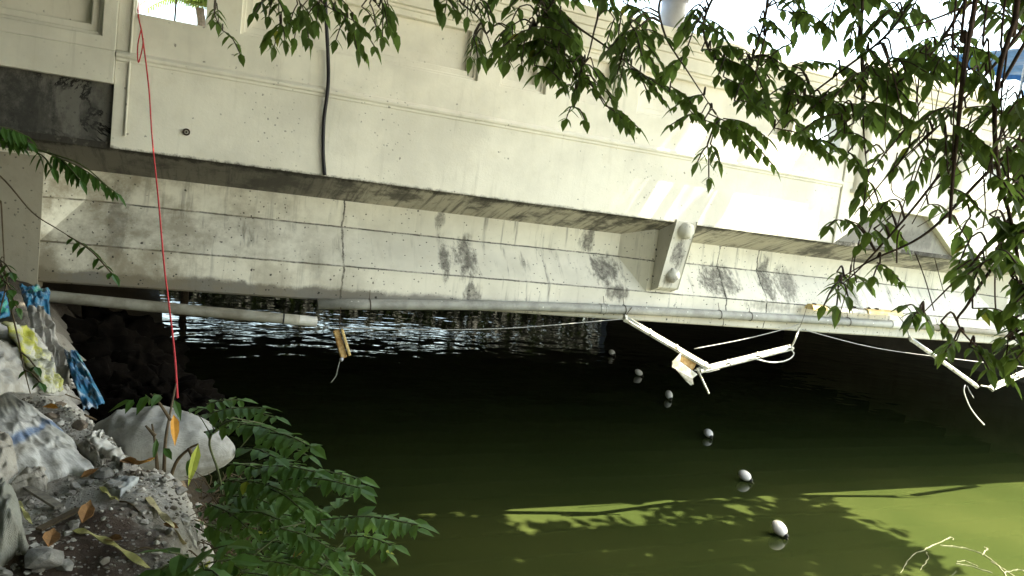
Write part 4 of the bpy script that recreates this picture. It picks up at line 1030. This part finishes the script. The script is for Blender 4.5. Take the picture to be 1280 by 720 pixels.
sheet('plastic_scrap', [(95, 560), (112, 556), (132, 580), (120, 584)], 'small dirty white scrap beside the corner of the striped sack', 'scrap', 'bagbeige', .015, .02, 12, 19)
# straps
def strap(pxs, wd, mat, label):
    pts = curve([G(a, b, .018) for a, b in pxs], 8); m = MB(); L = []; 
    for k, p in enumerate(pts):
        d = (pts[min(k+1, len(pts)-1)]-pts[max(k-1, 0)]).normalized(); sd = d.cross(UP).normalized()*wd/2; tw_ = UP*.006*math.sin(k*.7)
        L.append(m.add([p-sd+tw_, p+sd-tw_, p+sd-tw_+UP*.0025, p-sd+tw_+UP*.0025]))
    for a, b in zip(L, L[1:]):
        for q in range(4): m.face((a+q, a+(q+1) % 4, b+(q+1) % 4, b+q))
    m.face([L[0]+q for q in range(4)]); m.face([L[-1]+q for q in range(4)])
    tag(m.build('packing_strap', mat, origin=pts[0]), label, 'strap')
strap([(94, 668), (120, 676), (150, 692), (184, 716)], .022, 'yellowstrap', 'bright yellow-green strap at the bottom of the rubble')
strap([(184, 627), (200, 646), (216, 664), (230, 686)], .022, 'palestrap', 'faded pale yellow strap on the grey rubble heap')
strap([(22, 632), (30, 645), (38, 660)], .014, 'yellowstrap', 'short yellow strap beside the olive-grey bag')
strap([(126, 614), (138, 626), (146, 630)], .016, 'yellowstrap', 'short yellow strip beside the clear plastic scrap')
strap([(236, 668), (242, 680), (246, 690)], .010, 'pvcwhite', 'thin white strip on the lower slope of the rubble heap')
# sticks, stakes
def stick(a, b, r, mat, label, name='stick', flat=False):
    p, q = G(*a, r), G(*b, r); m = MB()
    if flat: m.bar(p+UP*.01, q+UP*.01, r*3.2, r)
    else:
        c = curve([p, p.lerp(q, .4)+UP*.02, q], 5); m.tube(c, [r*(1-.4*k/len(c)) for k in range(len(c))], 7)
    tag(m.build(name, mat, origin=p), label, 'stick')
stick((30, 612), (74, 640), .011, 'wood', 'grey flat wooden stake below the striped sack', 'wooden_stake', True)
stick((48, 668), (98, 642), .009, 'drystem', 'brown stick across the dark soil', flat=True)
stick((150, 628), (182, 650), .004, 'drystem', 'thin dark twig on the heap beside the faded strap')
stick((196, 690), (152, 696), .004, 'drystem', 'thin twig low on the heap near the yellow strap')
stick((20, 478), (118, 508), .006, 'drystem', 'long dark twig under the grey plastic sheet')
stick((74, 492), (96, 486), .005, 'wood', 'pale twig pointing at the blue plastic strip')
stick((106, 520), (146, 548), .007, 'drystem', 'dark stick between the soil and the grey sack')
# dry leaves
for a, b, mat, lab in (((100, 602), (122, 596), 'drybrown', 'curled brown leaf by the corner of the striped sack'), ((150, 580), (172, 592), 'drybrown', 'brown leaf beside the white plastic strip'), ((168, 585), (182, 594), 'orange', 'orange-brown leaf in front of the grey sack'),
                       ((54, 512), (72, 520), 'orange', 'orange leaf above the striped sack'), ((102, 660), (112, 640), 'drybrown', 'broad brown leaf standing in the dark soil'), ((132, 680), (152, 688), 'drybrown', 'brown leaf beside the yellow-green strap'), ((204, 660), (222, 672), 'drybrown', 'pale brown leaf under the faded strap'),
                       ((366, 696), (382, 686), 'orange', 'yellow-orange leaf caught in the bush'), ((60, 690), (66, 676), 'drybrown', 'small brown leaf near the flat grey stone')):
    if a[0] > 300: p, q = at(*a, 2.7), at(*b, 2.7)
    else: p, q = G(*a, .02), G(*b, .03)
    m = MB(); m.cur = .5; leaflet(m, p, q-p, Vector((.2, -.5, 1)), (q-p).length, (q-p).length*.5, -.15, .25)
    o = m.build('fallen_leaf', mat, origin=p); sm = o.modifiers.new('thick', 'SOLIDIFY'); sm.thickness = .0015; tag(o, lab, 'leaf')
# stones one can tell apart
for k, (px, py, r, mat, lab) in enumerate(((55, 706, .075, 'stone', 'flat grey stone near the bottom left corner'), (80, 712, .038, 'stone', 'small white stone right of the flat grey stone'), (94, 610, .030, 'stone', 'pale stone below the corner of the striped sack'), (88, 620, .028, 'stone', 'grey pebble under the pale stone'),
        (112, 606, .030, 'stone', 'angular white stone under the curled brown leaf'), (74, 508, .036, 'brownstone', 'dark stone beside the orange leaf'), (180, 655, .022, 'stone', 'small white lump on the grey heap'), (252, 660, .022, 'stone', 'white chip high on the rubble heap'), (275, 668, .060, 'stone', 'pale broken lump at the right tip of the heap'),
        (248, 632, .050, 'stone', 'crumbling pale block on the ridge of the heap'), (130, 596, .045, 'stone', 'grey block buried beside the clear scrap'), (100, 536, .05, 'brownstone', 'brown brick piece near the striped sack'), (92, 660, .030, 'stone', 'white stone on the dark soil'), (40, 700, .028, 'stone', 'white pebble left of the flat grey stone'),
        (62, 524, .045, 'brownstone', 'brown lump at the top edge of the striped sack'), (146, 612, .05, 'stone', 'rounded grey lump above the clear plastic scrap'), (225, 618, .04, 'stone', 'pale lump below the grey sack'))):
    p = G(px, py); m = MB(); a3 = Matrix.Rotation(R.uniform(0, 6), 3, 'Z'); m.rock(p+UP*r*.35, (r*1.15, r*.9, r*.62), 100+k, a3)
    tag(m.build('stone', mat, origin=p, bevel=r*.08), lab, 'stone', 'stones on the rubble bank')
# gravel
m = MB(); N = 0
tmpl = MB(); tmpl.rock((0, 0, 0), (1, 1, .75), 5); T2 = MB(); T2.rock((0, 0, 0), (1, .8, .7), 9); T3 = MB(); T3.rock((0, 0, 0), (1, .9, .5), 12)
while N < 7500:
    x = R.uniform(-1.7, .45); y = R.uniform(1.9, 6.2)
    if x > lerp_tab(EDGE, y)+.12: continue
    k = mnoise.noise(Vector((x*2.6, y*2.6, 4)))
    if R.random() > .35+.9*k: continue
    r = min(.026, .0038+R.expovariate(1/.0052)); t_ = R.choice((tmpl, T2, T3)); a3 = Matrix.Rotation(R.uniform(0, 6.3), 3, 'Z') @ Matrix.Rotation(R.uniform(-.6, .6), 3, 'X')
    m.cur = R.random(); z = hz(x, y)+r*.25; i = m.add([Vector((x, y, z))+(a3 @ Vector(v))*r for v in t_.v])
    for f in t_.f: m.face([i+q for q in f])
    N += 1
tt = NT('gravel_chips'); v = tt.attr('tone'); c = tt.mix(tt.step(v, .1, .95), (.20, .18, .15), (.62, .60, .55)); tt.bsdf(tt.mix(tt.step(tt.noise(40, 4), .4, .7, 0, .5), c, (.16, .14, .11)), .9, None, .2); M['gravel'] = tt.m
tag(m.build('gravel', 'gravel'), 'loose gravel and broken concrete chips scattered over the bank', None, kind='stuff')
# dark boulders under the bridge
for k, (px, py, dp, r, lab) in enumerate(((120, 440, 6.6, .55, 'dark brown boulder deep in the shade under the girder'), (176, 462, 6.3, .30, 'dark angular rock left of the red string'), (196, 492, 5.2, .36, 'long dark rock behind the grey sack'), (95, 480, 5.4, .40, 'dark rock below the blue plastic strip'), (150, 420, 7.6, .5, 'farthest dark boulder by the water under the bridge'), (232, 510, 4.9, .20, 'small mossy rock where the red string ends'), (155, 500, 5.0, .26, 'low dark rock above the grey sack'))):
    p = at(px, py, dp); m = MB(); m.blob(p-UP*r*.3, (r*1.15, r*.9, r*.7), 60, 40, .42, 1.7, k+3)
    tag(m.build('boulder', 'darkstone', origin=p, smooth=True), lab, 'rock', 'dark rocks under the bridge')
# ------------------------------------------------------------------ beyond the bridge
m = MB(); m.box(-200, 200, 42, 140, -1.5, 1.6)
tag(m.build('far_bank', 'soil'), kind='structure')
def far_tree(x, y, hgt, wid, lab, first=None):
    if first is None:
        th = thing('far_tree', lab, 'tree', (x, y, .9), 'trees on the far bank')
        q = MB(); q.tube(curve([(x, y, .8), (x+.1, y, hgt*.3), (x, y, hgt*.7)], 5), [.22-.016*k for k in range(11)], 8); q.build('trunk', 'bark', th)
        q = MB()
        for _ in range(34):
            c = Vector((x+R.gauss(0, wid*.5), y+R.gauss(0, wid*.4), .9+hgt*R.uniform(.12, 1)))
            for _ in range(26):
                p = c+Vector((R.gauss(0, .45), R.gauss(0, .45), R.gauss(0, .35))); q.cur = R.random(); leaflet(q, p, Vector((R.gauss(0, 1), R.gauss(0, 1), R.gauss(0, .6))), Vector((R.gauss(0, .6), R.gauss(0, .6), 1)), .42, .3)
        q.build('crown', 'farleaf', th); return th
    c = copy_tree(first); c.location = (x, y, .9); s = wid/2.2; c.scale = (s, s, hgt/5.); c.rotation_euler.z = R.uniform(0, 6); c['label'] = lab; return c
ft = far_tree(-16, 46, 3.2, 2.2, 'bushy tree on the far bank beyond the left end of the bridge')
for k, (x, h, w_, lab) in enumerate(((-7, 2.6, 2.2, 'low tree on the far bank seen under the left of the deck'), (9, 2.8, 2.4, 'round tree on the far bank behind the middle'))): far_tree(x, 48+k % 2, h, w_, lab, ft)
qw = MB(); qw.box(18, 60, D+21.6, D+22.1, -1, H+1.2); tag(qw.build('light_block_wall', 'under', origin=(18, D+21.6, 0)), 'tall unseen dark wall added to block light from the far right side under the deck', 'wall')  # unseen, added to keep the water dark on the right
qw = MB(); qw.box(.2, 17.99, 31.9, 32.4, -1, 1.35); tag(qw.build('light_block_wall', 'under', origin=(.2, 32, 0)), 'low unseen dark wall added to block light behind the shrubs at the far side of the deck', 'wall')  # unseen, added to stop brightness showing between the leaves
qw = MB(); qw.box(-20, -2.4, 31.9, 32.4, -1, 1.35); tag(qw.build('light_block_wall', 'under', origin=(-2.4, 32, 0)), 'short unseen dark wall added to block light behind the shrubs at the far left under the deck', 'wall')  # same added light block, left of the gap
q = MB()
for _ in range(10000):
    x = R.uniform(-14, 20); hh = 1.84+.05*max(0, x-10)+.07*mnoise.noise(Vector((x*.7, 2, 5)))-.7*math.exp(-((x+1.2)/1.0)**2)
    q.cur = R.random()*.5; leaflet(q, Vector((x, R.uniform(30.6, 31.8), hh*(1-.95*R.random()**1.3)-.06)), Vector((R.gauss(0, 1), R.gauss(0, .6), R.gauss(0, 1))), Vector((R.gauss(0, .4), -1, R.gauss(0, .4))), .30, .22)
tag(q.build('light_block_hedge', 'darkleaf', origin=(7, 31.2, 0)), 'unseen dark thicket added to cut reflections down to glints, along the water at the far side of the deck', 'light_block_hedge')  # added; its top leaves only a thin bright strip to reflect
# palm seen through the opening of the parapet
pb = atY(252, -16, 24.0); pt_ = thing('palm_tree', 'sunlit yellow-green palm seen through the parapet opening', 'palm', (pb.x, 24.0, 1.0))
q = MB(); q.tube(curve([(pb.x+.2, 24, -1), (pb.x+.1, 24, pb.z-2), (pb.x, 24, pb.z-.6)], 6), .12, 9); q.build('trunk', 'bark', pt_)
for k in range(13):
    a = k*2.4; el = .9-.12*(k % 5); c0 = Vector((pb.x, 24, pb.z-.6)); q = MB(); pts = []
    for s in range(12):
        u = s/11*1.7; pts.append(c0+Vector((math.cos(a)*u*math.cos(el), math.sin(a)*u*math.cos(el), u*math.sin(el)+.1-.36*u*u)))
    q.tube(pts, [.02*(1-.06*s) for s in range(12)], 5)
    for s in range(1, 12):
        tn = (pts[s]-pts[s-1]).normalized(); sd = tn.cross(UP).normalized()
        for sg_ in (-1, 1):
            for hh in (0, .5):
                q.cur = R.random(); leaflet(q, pts[s-1].lerp(pts[s], hh), sd*sg_*.8+tn*.6-UP*.25, UP, .42*(1-.045*s), .05, .3)
    q.build('frond', 'palmleaf', pt_)
# blue awning at the far right on the deck
b0 = atY(1272, 100, 10.6); aw = thing('blue_awning', 'blue tarpaulin awning on the deck glimpsed behind the rightmost leaves', 'awning', (b0.x, 10.6, H+.95))
q = MB(); n = 12
i = q.add([(b0.x+.25+4*u/n, 10.6+2.0*v, b0.z+.75-1.25*w_+.05*math.sin(u*1.7)) for v, w_ in ((0, 1), (0, 0), (1, -.1), (1, .0)) for u in range(n+1)])
for r_ in range(3):
    for u in range(n): q.face((i+r_*(n+1)+u, i+r_*(n+1)+u+1, i+(r_+1)*(n+1)+u+1, i+(r_+1)*(n+1)+u))
o = q.build('canopy', 'bluetarp', aw); sm = o.modifiers.new('thick', 'SOLIDIFY'); sm.thickness = .01
for u in (0, 3.6):
    q = MB(); q.tube([(b0.x+.3+u, 10.7, H+.95), (b0.x+.3+u, 10.7, b0.z+.7)], .03, 8); q.build('post', 'metal', aw)
